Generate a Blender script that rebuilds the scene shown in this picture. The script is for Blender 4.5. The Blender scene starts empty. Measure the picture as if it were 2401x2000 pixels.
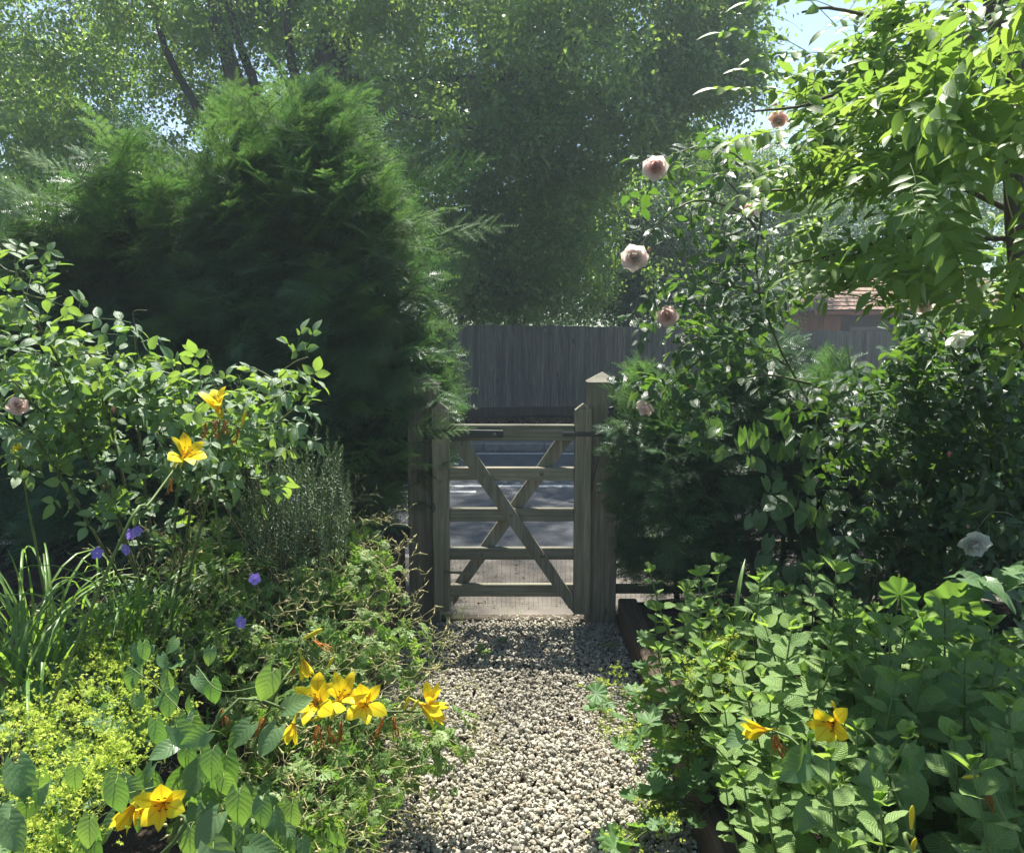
import bpy, math, random
import numpy as np
from mathutils import Vector, Matrix

# ------------------------------------------------------------------ camera, world, sun, exposure
SC = bpy.context.scene
COL = SC.collection
R = math.radians
CAM_Z, PITCH, FPX = 1.62, R(6.4), 1900.0
cam_data = bpy.data.cameras.new('camera')
cam_data.sensor_width = 36.0
cam_data.lens = 36.0 * FPX / 2401.0
cam_data.clip_start = 0.05
cam_data.clip_end = 600.0
cam = bpy.data.objects.new('camera', cam_data)
COL.objects.link(cam)
cam.location = (0, 0, CAM_Z)
cam.rotation_euler = (R(90) - PITCH, 0, 0)
SC.camera = cam

SUN_EL, SUN_AZ = R(63), R(3)          # azimuth measured from +Y, negative = to the left
SUN_DIR = Vector((math.cos(SUN_EL) * math.sin(SUN_AZ), math.cos(SUN_EL) * math.cos(SUN_AZ), math.sin(SUN_EL)))
world = bpy.data.worlds.new('World')
SC.world = world
world.use_nodes = True
wn = world.node_tree
wn.nodes.clear()
sky = wn.nodes.new('ShaderNodeTexSky')
sky.sky_type = 'NISHITA'
sky.sun_disc = False
sky.sun_elevation = SUN_EL
sky.sun_rotation = SUN_AZ
sky.air_density = 1.0
sky.dust_density = 0.6
sky.ozone_density = 1.2
bg = wn.nodes.new('ShaderNodeBackground')
bg.inputs['Strength'].default_value = 0.066
wo = wn.nodes.new('ShaderNodeOutputWorld')
wn.links.new(sky.outputs[0], bg.inputs['Color'])
wn.links.new(bg.outputs[0], wo.inputs['Surface'])

sun_d = bpy.data.lights.new('sun', 'SUN')
sun_d.energy = 5.0
sun_d.angle = R(0.53)
sun_d.color = (1.0, 0.955, 0.88)
sun = bpy.data.objects.new('sun', sun_d)
COL.objects.link(sun)
sun.rotation_euler = (-SUN_DIR).to_track_quat('-Z', 'Y').to_euler()
sun.location = (0, 0, 30)

SC.view_settings.view_transform = 'Standard'
SC.view_settings.look = 'None'
SC.view_settings.gamma = 1.0
SC.view_settings.use_curve_mapping = False
SC.view_settings.exposure = 1.62
SC.render.engine = 'CYCLES'
cy = SC.cycles
cy.max_bounces = 8
cy.diffuse_bounces = 3
cy.glossy_bounces = 2
cy.transmission_bounces = 5
cy.volume_bounces = 0
cy.transparent_max_bounces = 8
cy.sample_clamp_indirect = 4.0
cy.caustics_reflective = False
cy.caustics_refractive = False
cy.use_denoising = True
try:
    cy.denoiser = 'OPENIMAGEDENOISE'
    cy.denoising_input_passes = 'RGB_ALBEDO_NORMAL'
    cy.denoising_prefilter = 'NONE'
except Exception:
    pass
cy.use_adaptive_sampling = True
cy.adaptive_threshold = 0.02

# ------------------------------------------------------------------ helpers
def at(px, py, Y):
    """The world point at distance Y (m, along the path) seen at pixel (px, py) of the 2401 x 2000 photograph."""
    v = 1000.0 - py
    yc = FPX * math.cos(PITCH) + v * math.sin(PITCH)
    zc = v * math.cos(PITCH) - FPX * math.sin(PITCH)
    k = Y / yc
    return Vector(((px - 1200.5) * k, Y, CAM_Z + zc * k))

def NP(a): return np.asarray(a, dtype=np.float64)
def nrm(a):
    a = NP(a); return a / np.maximum(np.linalg.norm(a, axis=-1, keepdims=True), 1e-9)

def frames(d, n):
    """rotation matrices whose columns are (side, d, normal)"""
    d = nrm(d); n = NP(n)
    n = n - (n * d).sum(-1, keepdims=True) * d
    bad = np.linalg.norm(n, axis=-1) < 1e-4
    if bad.any(): n[bad] = np.cross(d[bad], [1.0, 0.2, 0.1])
    n = nrm(n)
    x = np.cross(d, n)
    return np.stack([x, d, n], axis=-1)

class Acc:
    """collects geometry; build() links it as ONE mesh object"""
    def __init__(s):
        s.V, s.L, s.T, s.U, s.A, s.nv = [], [], [], [], [], 0
    def add(s, V, F, UV=None, var=0.0):
        V = NP(V).reshape(-1, 3)
        for k in (3, 4):
            fk = [f for f in F if len(f) == k]
            if fk:
                a = np.asarray(fk, dtype=np.int64) + s.nv
                s.L.append(a.reshape(-1)); s.T.append(np.full(len(fk), k, dtype=np.int64))
        for f in F:
            if len(f) > 4:
                s.L.append(np.asarray(f, dtype=np.int64) + s.nv); s.T.append(np.array([len(f)]))
        s.V.append(V); s.U.append(NP(UV).reshape(-1, 2) if UV is not None else np.zeros((len(V), 2)))
        s.A.append(np.broadcast_to(NP(var), (len(V),)).copy()); s.nv += len(V)
    def inst(s, T, P, RM, S, var=None):
        """copies of template T=(V,F,UV) at P (n,3) with rotations RM (n,3,3) and scales S (n,) or (n,3)"""
        TV, TF, TU = T
        TV = NP(TV); P = NP(P); n = len(P)
        if n == 0: return
        S = NP(S)
        if S.ndim == 0: S = np.full(n, float(S))
        if S.ndim == 1: S = np.repeat(S[:, None], 3, 1)
        W = np.einsum('nij,nvj->nvi', RM, TV[None] * S[:, None, :]) + P[:, None, :]
        off = (np.arange(n) * len(TV))[:, None, None] + s.nv
        for k in (3, 4):
            fk = [f for f in TF if len(f) == k]
            if fk:
                a = np.asarray(fk, dtype=np.int64)[None] + off
                s.L.append(a.reshape(-1)); s.T.append(np.full(n * len(fk), k, dtype=np.int64))
        s.V.append(W.reshape(-1, 3)); s.U.append(np.tile(NP(TU), (n, 1)))
        v = np.zeros(n) if var is None else NP(var)
        s.A.append(np.repeat(v, len(TV))); s.nv += n * len(TV)
    def mesh(s, name, mat, smooth=True):
        me = bpy.data.meshes.new(name)
        V = np.concatenate(s.V); L = np.concatenate(s.L); T = np.concatenate(s.T)
        me.vertices.add(len(V)); me.vertices.foreach_set('co', V.astype(np.float32).ravel())
        me.loops.add(len(L)); me.loops.foreach_set('vertex_index', L.astype(np.int32))
        me.polygons.add(len(T))
        st = np.concatenate([[0], np.cumsum(T)[:-1]])
        me.polygons.foreach_set('loop_start', st.astype(np.int32))
        me.polygons.foreach_set('loop_total', T.astype(np.int32))
        me.polygons.foreach_set('use_smooth', np.full(len(T), smooth))
        U = np.concatenate(s.U)
        uv = me.uv_layers.new(name='UVMap')
        uv.data.foreach_set('uv', U[L].astype(np.float32).ravel())
        at_ = me.attributes.new('var', 'FLOAT', 'POINT')
        at_.data.foreach_set('value', np.concatenate(s.A).astype(np.float32))
        me.update(calc_edges=True)
        if mat: me.materials.append(mat)
        return me
    def build(s, name, mat, parent=None, smooth=True, kind=None, label=None):
        me = s.mesh(name, mat, smooth)
        return put(name, me, parent, kind=kind, label=label)

def put(name, me, parent=None, loc=None, rm=None, sc=None, kind=None, label=None):
    o = bpy.data.objects.new(name, me); COL.objects.link(o)
    if parent is not None: o.parent = parent
    if rm is not None or loc is not None or sc is not None:
        m = Matrix.Identity(4)
        if rm is not None:
            for i in range(3):
                for j in range(3): m[i][j] = float(rm[i][j])
        if sc is not None:
            scv = (sc, sc, sc) if np.isscalar(sc) else sc
            m = m @ Matrix.Diagonal((float(scv[0]), float(scv[1]), float(scv[2]), 1.0))
        if loc is not None:
            m.translation = Vector([float(c) for c in loc])
        o.matrix_basis = m
    if kind: o['kind'] = kind
    if label: o['label'] = label
    return o

def tag(o, label, cat, group=None):
    o['label'] = label; o['category'] = cat
    if group: o['group'] = group
    return o
def thing(name, label, cat, loc=(0, 0, 0), group=None, rz=0.0):
    o = bpy.data.objects.new(name, None); COL.objects.link(o)
    o.empty_display_size = 0.05
    o.location = loc; o.rotation_euler = (0, 0, rz)
    return tag(o, label, cat, group)
def struct(o):
    o['kind'] = 'structure'; return o

# ---- shapes
def box_v(x0, x1, y0, y1, z0, z1):
    V = [(x0,y0,z0),(x1,y0,z0),(x1,y1,z0),(x0,y1,z0),(x0,y0,z1),(x1,y0,z1),(x1,y1,z1),(x0,y1,z1)]
    F = [(0,3,2,1),(4,5,6,7),(0,1,5,4),(1,2,6,5),(2,3,7,6),(3,0,4,7)]
    return V, F
def bevbox(x0, x1, y0, y1, z0, z1, b=0.004, jit=0.0, rng=None):
    """box with chamfered edges: 24 vertices"""
    cx, cy_, cz = (x0+x1)/2, (y0+y1)/2, (z0+z1)/2
    hx, hy, hz = (x1-x0)/2, (y1-y0)/2, (z1-z0)/2
    V, idx = [], {}
    for sx in (-1, 1):
        for sy in (-1, 1):
            for sz in (-1, 1):
                for ax in range(3):
                    p = [cx+sx*(hx-b), cy_+sy*(hy-b), cz+sz*(hz-b)]
                    p[ax] += (sx, sy, sz)[ax]*b
                    if jit: p[ax] += (rng.random()-.5)*jit
                    idx[(sx, sy, sz, ax)] = len(V); V.append(tuple(p))
    F = []
    def q(a, bb, c, d, n):
        P = [Vector(V[i]) for i in (a, bb, c, d)]
        nn = (P[1]-P[0]).cross(P[2]-P[1])
        F.append((a, bb, c, d) if nn.dot(n) > 0 else (d, c, bb, a))
    for ax in range(3):
        o1, o2 = [i for i in range(3) if i != ax]
        for s in (-1, 1):
            def k(a1, a2):
                t = [0, 0, 0]; t[ax] = s; t[o1] = a1; t[o2] = a2
                return idx[(t[0], t[1], t[2], ax)]
            n = Vector([0, 0, 0]); n[ax] = s
            q(k(-1,-1), k(1,-1), k(1,1), k(-1,1), n)
    for ax in range(3):
        o1, o2 = [i for i in range(3) if i != ax]
        for s1 in (-1, 1):
            for s2 in (-1, 1):
                def k(a, f):
                    t = [0, 0, 0]; t[ax] = a; t[o1] = s1; t[o2] = s2
                    return idx[(t[0], t[1], t[2], f)]
                n = Vector([0, 0, 0]); n[o1] = s1; n[o2] = s2
                q(k(-1,o1), k(1,o1), k(1,o2), k(-1,o2), n)
    for sx in (-1, 1):
        for sy in (-1, 1):
            for sz in (-1, 1):
                t = [idx[(sx,sy,sz,a)] for a in range(3)]
                P = [Vector(V[i]) for i in t]
                nn = (P[1]-P[0]).cross(P[2]-P[1])
                F.append(tuple(t) if nn.dot(Vector((sx,sy,sz))) > 0 else tuple(t[::-1]))
    return V, F

def tube(pts, rad, sides=6, cap=True):
    pts = NP([tuple(p) for p in pts]); n = len(pts)
    rad = np.full(n, float(rad)) if np.isscalar(rad) else NP(rad)
    t = np.gradient(pts, axis=0); t = nrm(t)
    up = np.array([0.0, 0.0, 1.0]) if abs(t[0][2]) < 0.9 else np.array([1.0, 0.0, 0.0])
    V = []
    u = nrm(np.cross(t[0], up))
    for i in range(n):
        u = u - (u @ t[i]) * t[i]; u = nrm(u); w = np.cross(t[i], u)
        for k in range(sides):
            a = 2*math.pi*k/sides
            V.append(pts[i] + rad[i]*(math.cos(a)*u + math.sin(a)*w))
    F, UV = [], []
    for i in range(n-1):
        for k in range(sides):
            a, b = i*sides+k, i*sides+(k+1) % sides
            F.append((a, a+sides, b+sides, b))
    for i in range(n):
        for k in range(sides): UV.append((k/sides, i/max(n-1, 1)))
    if cap and sides <= 16:
        c = len(V); V.append(pts[-1] + t[-1]*rad[-1]*0.4); UV.append((0.5, 1))
        for k in range(sides):
            F.append(((n-1)*sides+k, c, (n-1)*sides+(k+1) % sides))
        F.append(tuple(range(sides)) if sides <= 4 else tuple(range(sides)))
    return V, F, UV

def curve_pts(p0, p1, bend=(0, 0, 0), n=6):
    p0, p1, b = NP(p0), NP(p1), NP(bend)
    t = np.linspace(0, 1, n)[:, None]
    return p0*(1-t) + p1*t + b*4*t*(1-t)
def spline(P, n=20):
    """Catmull-Rom through P"""
    P = NP([tuple(p) for p in P]); m = len(P)
    Q = np.vstack([2*P[0]-P[1], P, 2*P[-1]-P[-2]])
    out = []
    for s in np.linspace(0, m-1-1e-6, n):
        i = int(s); t = s-i
        a, b, c, d = Q[i], Q[i+1], Q[i+2], Q[i+3]
        out.append(.5*((2*b)+(-a+c)*t+(2*a-5*b+4*c-d)*t*t+(-a+3*b-3*c+d)*t**3))
    return np.array(out)

def leaf_t(n=4, w=0.55, peak=0.42, fold=0.12, curl=0.15, serr=0.0, wave=0.0, heart=0.0, crinkle=0.0, seed=0, tip=1.0, cols=1):
    """leaf blade of length 1 along +Y, normal +Z; cols cells each side of the midrib"""
    rg = np.random.default_rng(seed)
    V, UV, F = [], [], []
    nc = 2*cols+1
    for i in range(n+1):
        t = i/n
        a = math.log(0.5)/math.log(peak)
        wd = (math.sin(math.pi*min(max(t**a, 0), 1)))**0.8 * w/2
        if t > 0.999: wd = 0.004
        if heart and t < 0.35: wd = max(wd, w/2*(0.42+1.5*t))
        elif i == 0: wd = 0.02
        if serr and 0 < i < n: wd *= 1 + (serr if i % 2 else -serr)
        for j in range(-cols, cols+1):
            u = j/cols
            x = u*wd
            y = t - (heart*0.35*(1-t)**3*abs(u)**1.5 if heart else 0)
            y += (0.03*abs(u)*(1-t))
            z = fold*abs(x)*1.6 - curl*(t**2) + wave*math.sin(t*9+u*2+seed)*abs(u)*0.5
            if crinkle and 0 < i < n and abs(u) > 0: z += crinkle*(rg.random()-.5)
            V.append((x, y, z)); UV.append((0.5+0.5*u, t))
    for i in range(n):
        for j in range(2*cols):
            a = i*nc+j
            F.append((a, a+1, a+nc+1, a+nc))
    return np.array(V), F, np.array(UV)

def merge_t(parts):
    """parts = [(T, pos, R3x3, scale)] -> one template"""
    V, F, U, o = [], [], [], 0
    for T, p, rm, s in parts:
        v = (np.asarray(rm) @ (NP(T[0])*s).T).T + NP(p)
        V.append(v); F += [tuple(int(k)+o for k in f) for f in T[1]]; U.append(NP(T[2])); o += len(v)
    return np.concatenate(V), F, np.concatenate(U)
I3 = np.eye(3)
def fr1(d, n): return frames(NP([d]), NP([n]))[0]

# ---- foliage too fine to pick apart: real twigs copied over a cloud of points, one object
def scatter(name, tmeshes, P, RM, S, parent=None, seed=0, kind='stuff'):
    P = NP(P); n = len(P); S = NP(S)
    if S.ndim == 0: S = np.full(n, float(S))
    me = bpy.data.meshes.new(name)
    me.vertices.add(n); me.vertices.foreach_set('co', P.astype(np.float32).ravel())
    R_ = NP(RM)
    # euler XYZ from rotation matrices
    sy = np.sqrt(R_[:, 0, 0]**2+R_[:, 1, 0]**2)
    E = np.stack([np.arctan2(R_[:, 2, 1], R_[:, 2, 2]), np.arctan2(-R_[:, 2, 0], sy), np.arctan2(R_[:, 1, 0], R_[:, 0, 0])], -1)
    a = me.attributes.new('eul', 'FLOAT_VECTOR', 'POINT'); a.data.foreach_set('vector', E.astype(np.float32).ravel())
    a = me.attributes.new('scl', 'FLOAT', 'POINT'); a.data.foreach_set('value', S.astype(np.float32))
    a = me.attributes.new('pick', 'INT', 'POINT'); a.data.foreach_set('value', np.random.default_rng(seed).integers(len(tmeshes), size=n).astype(np.int32))
    me.update()
    o = put(name, me, parent, kind=kind)
    ng = bpy.data.node_groups.new(name+'_scatter', 'GeometryNodeTree')
    ng.interface.new_socket('Geometry', in_out='INPUT', socket_type='NodeSocketGeometry')
    ng.interface.new_socket('Geometry', in_out='OUTPUT', socket_type='NodeSocketGeometry')
    gi, go = ng.nodes.new('NodeGroupInput'), ng.nodes.new('NodeGroupOutput')
    jn = ng.nodes.new('GeometryNodeJoinGeometry')
    for tm in reversed(tmeshes):
        src = bpy.data.objects.get('src_'+tm.name) or bpy.data.objects.new('src_'+tm.name, tm)
        oi = ng.nodes.new('GeometryNodeObjectInfo'); oi.inputs['Object'].default_value = src
        oi.inputs['As Instance'].default_value = False
        g2 = ng.nodes.new('GeometryNodeGeometryToInstance')
        ng.links.new(oi.outputs['Geometry'], g2.inputs[0]); ng.links.new(g2.outputs[0], jn.inputs[0])
    ip = ng.nodes.new('GeometryNodeInstanceOnPoints'); ip.inputs['Pick Instance'].default_value = True
    def attr(nm, typ):
        n_ = ng.nodes.new('GeometryNodeInputNamedAttribute'); n_.data_type = typ; n_.inputs['Name'].default_value = nm
        return [s for s in n_.outputs if s.enabled and s.name == 'Attribute'][0]
    e2 = ng.nodes.new('FunctionNodeEulerToRotation')
    ng.links.new(attr('eul', 'FLOAT_VECTOR'), e2.inputs[0])
    ng.links.new(gi.outputs[0], ip.inputs['Points']); ng.links.new(jn.outputs[0], ip.inputs['Instance'])
    ng.links.new(e2.outputs[0], ip.inputs['Rotation']); ng.links.new(attr('scl', 'FLOAT'), ip.inputs['Scale'])
    ng.links.new(attr('pick', 'INT'), ip.inputs['Instance Index'])
    ng.links.new(ip.outputs[0], go.inputs[0])
    md = o.modifiers.new('scatter', 'NODES'); md.node_group = ng
    return o

# ------------------------------------------------------------------ materials
def new_mat(name):
    m = bpy.data.materials.new(name); m.use_nodes = True
    nt = m.node_tree; nt.nodes.clear()
    out = nt.nodes.new('ShaderNodeOutputMaterial')
    return m, nt, out
def nd(nt, typ, **kw):
    n = nt.nodes.new(typ)
    for k, v in kw.items():
        if k in n.inputs: n.inputs[k].default_value = v
        else: setattr(n, k, v)
    return n
def mth(nt, op, a, b=None, c=None):
    n = nt.nodes.new('ShaderNodeMath'); n.operation = op
    for i, x in enumerate((a, b, c)):
        if x is None: continue
        if isinstance(x, (int, float)): n.inputs[i].default_value = x
        else: nt.links.new(x, n.inputs[i])
    return n.outputs[0]
def mixc(nt, fac, a, b, mode='MIX'):
    n = nt.nodes.new('ShaderNodeMix'); n.data_type = 'RGBA'; n.blend_type = mode
    for i, x in ((0, fac), (6, a), (7, b)):
        if isinstance(x, (int, float)): n.inputs[i].default_value = x
        elif isinstance(x, tuple): n.inputs[i].default_value = x if len(x) == 4 else (*x, 1)
        else: nt.links.new(x, n.inputs[i])
    return n.outputs[2]
def ramp(nt, fac, stops):
    n = nt.nodes.new('ShaderNodeValToRGB')
    el = n.color_ramp.elements
    while len(el) < len(stops): el.new(0.5)
    for e, (p, c) in zip(el, stops):
        e.position = p; e.color = (*c, 1) if len(c) == 3 else c
    nt.links.new(fac, n.inputs[0]); return n.outputs[0]
def noise(nt, vec, scale, detail=3, rough=0.55, dist=0.0):
    n = nt.nodes.new('ShaderNodeTexNoise')
    n.inputs['Scale'].default_value = scale; n.inputs['Detail'].default_value = detail
    n.inputs['Roughness'].default_value = rough; n.inputs['Distortion'].default_value = dist
    if vec is not None: nt.links.new(vec, n.inputs['Vector'])
    return n.outputs[0]
def mapping(nt, vec, scale=(1, 1, 1), loc=None):
    n = nt.nodes.new('ShaderNodeMapping'); n.inputs['Scale'].default_value = scale
    nt.links.new(vec, n.inputs['Vector'])
    if loc is not None: nt.links.new(loc, n.inputs['Location'])
    return n.outputs[0]

def leaf_mat(name, dark, light, trans, tfac=0.45, rough=0.42, spec=0.35, vein=0.0, nveins=7.0, bump=0.3, throat=None, spots=0.0):
    """two-sided leaf: reflecting face + light let through; colour varies leaf by leaf, veins from the leaf's own UV"""
    m, nt, out = new_mat(name); L = nt.links
    a = nd(nt, 'ShaderNodeAttribute', attribute_name='var')
    oi = nd(nt, 'ShaderNodeObjectInfo')
    v = mth(nt, 'FRACT', mth(nt, 'ADD', a.outputs['Fac'], oi.outputs['Random']))
    k_ = 0.75/max(1-tfac, .3)      # the face keeps its own reflectance although part of the light goes through
    dark, light = tuple(min(.9, c_*k_) for c_ in dark), tuple(min(.92, c_*k_) for c_ in light)
    col = mixc(nt, v, dark, light)
    tv = mth(nt, 'FRACT', mth(nt, 'MULTIPLY', v, 7.31))
    tcol = mixc(nt, tv, trans, tuple(c*k for c, k in zip(trans, (0.62, 0.8, 0.75))))
    if throat:
        uv_ = nd(nt, 'ShaderNodeUVMap'); s_ = nd(nt, 'ShaderNodeSeparateXYZ'); L.new(uv_.outputs[0], s_.inputs[0])
        g_ = ramp(nt, s_.outputs[1], [(0.12, (1, 1, 1)), (0.55, (0, 0, 0))])
        au_ = mth(nt, 'ABSOLUTE', mth(nt, 'SUBTRACT', s_.outputs[0], 0.5))
        g2_ = mth(nt, 'MAXIMUM', mth(nt, 'MULTIPLY', g_, 0.75), mth(nt, 'MULTIPLY', mth(nt, 'LESS_THAN', au_, 0.05), 0.6))
        col = mixc(nt, g2_, col, throat); tcol = mixc(nt, g2_, tcol, throat)
    nrmal = None
    if vein > 0:
        uv = nd(nt, 'ShaderNodeUVMap')
        sp = nd(nt, 'ShaderNodeSeparateXYZ'); L.new(uv.outputs[0], sp.inputs[0])
        au = mth(nt, 'ABSOLUTE', mth(nt, 'SUBTRACT', sp.outputs[0], 0.5))
        mid = mth(nt, 'LESS_THAN', au, 0.028)
        ph = mth(nt, 'FRACT', mth(nt, 'SUBTRACT', mth(nt, 'MULTIPLY', sp.outputs[1], nveins), mth(nt, 'MULTIPLY', au, nveins*0.75)))
        tri = mth(nt, 'ABSOLUTE', mth(nt, 'SUBTRACT', ph, 0.5))          # 0.5 at the vein
        sv = mth(nt, 'MULTIPLY', mth(nt, 'GREATER_THAN', tri, 0.44), mth(nt, 'LESS_THAN', au, 0.47))
        vm = mth(nt, 'MAXIMUM', mid, mth(nt, 'MULTIPLY', sv, 0.6))
        col = mixc(nt, mth(nt, 'MULTIPLY', vm, vein), col, tuple(min(1, c*2.2+0.03) for c in light))
        tcol = mixc(nt, mth(nt, 'MULTIPLY', vm, vein*0.9), tcol, tuple(c*0.45 for c in trans))
        tc = nd(nt, 'ShaderNodeTexCoord')
        h = mth(nt, 'ADD', mth(nt, 'MULTIPLY', mth(nt, 'POWER', mth(nt, 'MULTIPLY', tri, 2.0), 2.0), -0.6),
                mth(nt, 'MULTIPLY', noise(nt, uv.outputs[0], 14.0, 2), 0.8))
        bp = nd(nt, 'ShaderNodeBump'); bp.inputs['Strength'].default_value = bump; bp.inputs['Distance'].default_value = 0.01
        L.new(h, bp.inputs['Height']); nrmal = bp.outputs[0]
    if spots:
        g = nd(nt, 'ShaderNodeTexCoord')
        ns = noise(nt, g.outputs['Object'], 40.0, 2)
        col = mixc(nt, mth(nt, 'MULTIPLY', mth(nt, 'GREATER_THAN', ns, 0.66), spots), col, (0.2, 0.13, 0.04))
    p = nd(nt, 'ShaderNodeBsdfPrincipled')
    p.inputs['Roughness'].default_value = rough
    p.inputs['Specular IOR Level'].default_value = spec
    L.new(col, p.inputs['Base Color'])
    t = nd(nt, 'ShaderNodeBsdfTranslucent'); L.new(tcol, t.inputs['Color'])
    if nrmal: L.new(nrmal, p.inputs['Normal']); L.new(nrmal, t.inputs['Normal'])
    ms = nd(nt, 'ShaderNodeMixShader'); ms.inputs[0].default_value = tfac
    L.new(p.outputs[0], ms.inputs[1]); L.new(t.outputs[0], ms.inputs[2]); L.new(ms.outputs[0], out.inputs['Surface'])
    return m

def plain_mat(name, c1, c2, scale=8.0, rough=0.8, bump=0.2, bscale=40.0, stretch=(1, 1, 1), spec=0.3, metallic=0.0, third=None, dist=0.01):
    m, nt, out = new_mat(name); L = nt.links
    tc = nd(nt, 'ShaderNodeTexCoord'); oi = nd(nt, 'ShaderNodeObjectInfo')
    cmb = nd(nt, 'ShaderNodeCombineXYZ')
    for i in range(3): L.new(mth(nt, 'MULTIPLY', oi.outputs['Random'], 17.0+5*i), cmb.inputs[i])
    vec = mapping(nt, tc.outputs['Object'], stretch, cmb.outputs[0])
    f = noise(nt, vec, scale, 5, 0.6)
    f2 = mth(nt, 'MULTIPLY', mth(nt, 'SUBTRACT', f, 0.3), 2.4)
    col = mixc(nt, f2, c1, c2)
    if third:
        g = noise(nt, vec, scale*0.35, 3)
        col = mixc(nt, ramp(nt, g, [(0.45, (0, 0, 0)), (0.7, (1, 1, 1))]), col, third)
    col = mixc(nt, 1.0, col, ramp(nt, oi.outputs['Random'], [(0, (0.8, 0.8, 0.8)), (1, (1.15, 1.13, 1.1))]), 'MULTIPLY')
    p = nd(nt, 'ShaderNodeBsdfPrincipled')
    p.inputs['Roughness'].default_value = rough; p.inputs['Metallic'].default_value = metallic
    p.inputs['Specular IOR Level'].default_value = spec
    L.new(col, p.inputs['Base Color'])
    if bump:
        bp = nd(nt, 'ShaderNodeBump'); bp.inputs['Strength'].default_value = bump; bp.inputs['Distance'].default_value = dist
        L.new(noise(nt, vec, bscale, 4, 0.6), bp.inputs['Height']); L.new(bp.outputs[0], p.inputs['Normal'])
    L.new(p.outputs[0], out.inputs['Surface'])
    return m

def wood_mat(name, c1, c2, green, axis=2, gr=0.5, rough=0.85):
    """weathered timber: long grain along the axis, cracks, knots, algae in patches"""
    m, nt, out = new_mat(name); L = nt.links
    tc = nd(nt, 'ShaderNodeTexCoord'); oi = nd(nt, 'ShaderNodeObjectInfo')
    cmb = nd(nt, 'ShaderNodeCombineXYZ')
    for i in range(3): L.new(mth(nt, 'MULTIPLY', oi.outputs['Random'], 13.0+7*i), cmb.inputs[i])
    s = [1, 1, 1]; s[axis] = 0.045
    base = mapping(nt, tc.outputs['Object'], (1, 1, 1), cmb.outputs[0])
    g = mapping(nt, base, tuple(s))
    f = noise(nt, g, 95.0, 4, 0.65, 0.6)
    fb = noise(nt, g, 22.0, 3, 0.5, 1.2)
    col = mixc(nt, ramp(nt, f, [(0.3, (0, 0, 0)), (0.72, (1, 1, 1))]), c1, c2)
    col = mixc(nt, mth(nt, 'MULTIPLY', ramp(nt, fb, [(0.4, (0, 0, 0)), (0.6, (1, 1, 1))]), 0.45), col, tuple(c*0.55 for c in c1))
    gn = noise(nt, base, 5.0, 4, 0.6)
    col = mixc(nt, mth(nt, 'MULTIPLY', ramp(nt, gn, [(0.38, (0, 0, 0)), (0.68, (1, 1, 1))]), gr), col, green)
    # knots
    vo = nt.nodes.new('ShaderNodeTexVoronoi'); vo.inputs['Scale'].default_value = 5.5
    s2 = [1, 1, 1]; s2[axis] = 0.45
    L.new(mapping(nt, base, tuple(s2)), vo.inputs['Vector'])
    kn = mth(nt, 'LESS_THAN', vo.outputs['Distance'], 0.085)
    col = mixc(nt, mth(nt, 'MULTIPLY', kn, 0.65), col, tuple(c*0.35 for c in c1))
    col = mixc(nt, 1.0, col, ramp(nt, oi.outputs['Random'], [(0, (0.78, 0.8, 0.8)), (1, (1.15, 1.13, 1.1))]), 'MULTIPLY')
    p = nd(nt, 'ShaderNodeBsdfPrincipled'); p.inputs['Roughness'].default_value = rough
    p.inputs['Specular IOR Level'].default_value = 0.25
    L.new(col, p.inputs['Base Color'])
    bp = nd(nt, 'ShaderNodeBump'); bp.inputs['Strength'].default_value = 0.45; bp.inputs['Distance'].default_value = 0.003
    L.new(mth(nt, 'ADD', f, mth(nt, 'MULTIPLY', fb, 0.5)), bp.inputs['Height']); L.new(bp.outputs[0], p.inputs['Normal'])
    L.new(p.outputs[0], out.inputs['Surface'])
    return m

MAT = {}
MAT['gate_v'] = wood_mat('gate_timber_upright', (0.145, 0.128, 0.09), (0.32, 0.29, 0.225), (0.13, 0.145, 0.10), 2)
MAT['gate_h'] = wood_mat('gate_timber_level', (0.145, 0.13, 0.092), (0.32, 0.295, 0.23), (0.13, 0.147, 0.104), 0)
MAT['fence'] = wood_mat('fence_board_timber', (0.06, 0.053, 0.042), (0.30, 0.275, 0.225), (0.10, 0.115, 0.09), 2, 0.5)
MAT['sleeper'] = wood_mat('sleeper_timber', (0.05, 0.034, 0.022), (0.12, 0.085, 0.055), (0.05, 0.05, 0.03), 1, 0.35)
MAT['sleeper_v'] = wood_mat('sleeper_timber_upright', (0.045, 0.036, 0.026), (0.11, 0.085, 0.058), (0.05, 0.055, 0.035), 2, 0.4)
MAT['bark'] = plain_mat('bark', (0.055, 0.045, 0.038), (0.13, 0.11, 0.09), 3.0, 0.95, 0.8, 9.0, (1, 1, 0.25), dist=0.05)
MAT['twig'] = plain_mat('twig_bark', (0.06, 0.05, 0.03), (0.13, 0.11, 0.06), 12.0, 0.8, 0.2)
MAT['cane'] = plain_mat('green_cane', (0.07, 0.09, 0.03), (0.14, 0.15, 0.06), 9.0, 0.6, 0.1)
MAT['stem'] = plain_mat('green_stem', (0.08, 0.13, 0.03), (0.13, 0.19, 0.05), 9.0, 0.6, 0.0)
MAT['iron'] = plain_mat('black_painted_iron', (0.018, 0.02, 0.022), (0.035, 0.036, 0.038), 30.0, 0.5, 0.15, 120.0, spec=0.5)
MAT['steel'] = plain_mat('galvanised_bolt', (0.13, 0.12, 0.10), (0.2, 0.18, 0.15), 60.0, 0.5, 0.0, metallic=0.6)
MAT['wire'] = plain_mat('rusty_wire', (0.09, 0.075, 0.06), (0.16, 0.14, 0.12), 30.0, 0.6, 0.0, metallic=0.3)
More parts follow.
